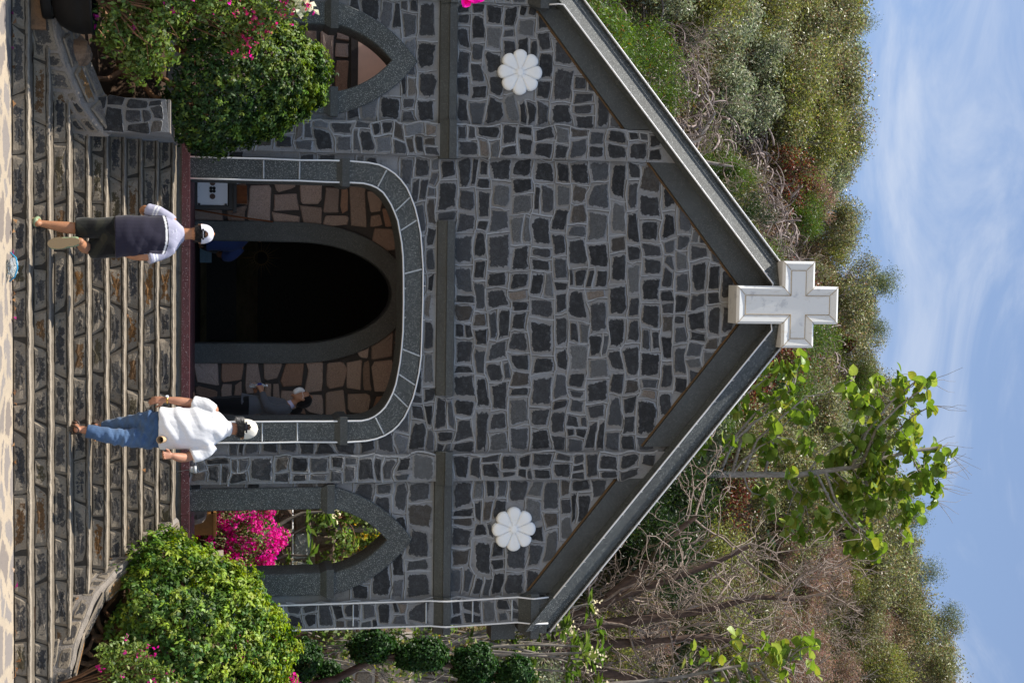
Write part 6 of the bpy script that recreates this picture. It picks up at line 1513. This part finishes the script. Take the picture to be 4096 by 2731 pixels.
mb = MB(); mb.tube([(-1.07, 1.52, 1.505), (-1.0, 1.6, 1.98), (-.945, 1.67, 2.45)], .010, 8); tag(mb.build('broom_handle', M['wood'], None, True), 'thin reddish brown stick leaning on the inner door surround', 'stick')
al = empty('altar', (-.4, 4.6, 1.5), 'dim altar table with a pale blue painted panel inside the doorway', 'altar')
mb = MB(); mb.box(-1.1, .7, 4.6, 5.2, 1.5, 2.0); mb.build('table', M['darkroom'], al); mb = MB(); mb.box(-.72, -.42, 4.0, 4.04, 1.5, 1.60); mb.box(-.72, -.42, 4.0, 4.04, 1.602, 1.66); mb.build('panel', M['bluepanel'], al)
sb = MB(); 
for k in range(24):
    a = 2 * math.pi * k / 24; r1 = .30 if k % 2 == 0 else .2; sb.tube([(-.5 + .1 * math.cos(a), 5.0, 2.36 + .1 * math.sin(a)), (-.5 + r1 * math.cos(a), 5.0, 2.36 + r1 * math.sin(a))], [.008, .002], 4)
sb.tube([(-.5, 5.0, 2.0), (-.5, 5.0, 2.27)], .012, 6); sb.tube([(-.5 + .1 * math.cos(a), 5.0, 2.36 + .1 * math.sin(a)) for a in np.linspace(0, 6.283, 25)], .008, 6)
tag(sb.build('sunburst_monstrance', M['dullgold']), 'golden sunburst ornament standing on the dim altar', 'ornament')
sk = empty('lamp_socket', (1.89, -.17, 1.5), 'small grey plastic lamp socket on the red slab edge by the pilaster', 'lamp socket')
lathe(1.89, -.10, [(.034, 1.502), (.036, 1.53), (.036, 1.545), (.042, 1.548), (.042, 1.578), (.03, 1.58)], M['plasticgrey'], 'housing', sk, 20); mb = MB(); mb.tube([(1.89, -.13, 1.51), (1.885, -.16, 1.47), (1.885, -.30, 1.37)], .004, 5); mb.build('cable', M['blackmetal'], sk)

# ------------------------------------------------------------------ litter
bag = empty('plastic_bag', (-.37, -2.95, 0), 'crumpled clear plastic bag with blue edges lying at the foot of the stairs', 'bag')
mb = MB(); ball(mb, (-.37, -2.93, .045), (.10, .07, .045), 20); V = [tuple(np.array(p) * 1.0 + .012 * np.array([math.sin(p[0] * 90), math.sin(p[2] * 110), math.sin(p[0] * 70 + p[2] * 60)])) for p in mb.v]; link('film', mesh_np('film', V, mb.f, M['clear']), bag)
M['blueplastic'] = m_plain('blue_plastic', (.03, .30, .55), .35); mb = MB(); mb.tube([(-.50, -2.94, .03), (-.45, -2.98, .085), (-.36, -2.99, .098), (-.28, -2.97, .07), (-.24, -2.94, .02)], .007, 5); mb.build('blue_edge', M['blueplastic'], bag, True)
rng = random.Random(88); nr = np.random.default_rng(88)
for k in range(40):
    if k < 32: x = rng.uniform(-2.8, 4.2); p = (x, Y1 - .03 - abs(rng.gauss(0, .04)), .006)
    else: i = rng.randrange(8); p = (rng.uniform(XL[i] + .3, XR[i] - .3), Y1 + STEP_T * i + rng.uniform(.05, .2), STEP_R * (i + 1) + .012)
    pk = rng.random() < .14; c = (.35, .03, .17) if pk else rng.choice([(.24, .12, .05), (.30, .17, .08), (.18, .09, .04)]); V, F, C = leaves(nr, np.array([p]), np.array([[0, 0, 1.0]]), .075, .035, np.array([c]), fold=.5, jit=.35)
    tag(link('fallen_petal' if pk else 'fallen_leaf', mesh_np('fallen_leaf', V + np.array([0, 0, .012]), F, M['leaf'], col=C)), 'fallen magenta petal on the stone paving or steps' if pk else 'curled dry brown leaf lying on the stone paving or steps', 'petal' if pk else 'leaf', 'fallen petals' if pk else 'fallen leaves')
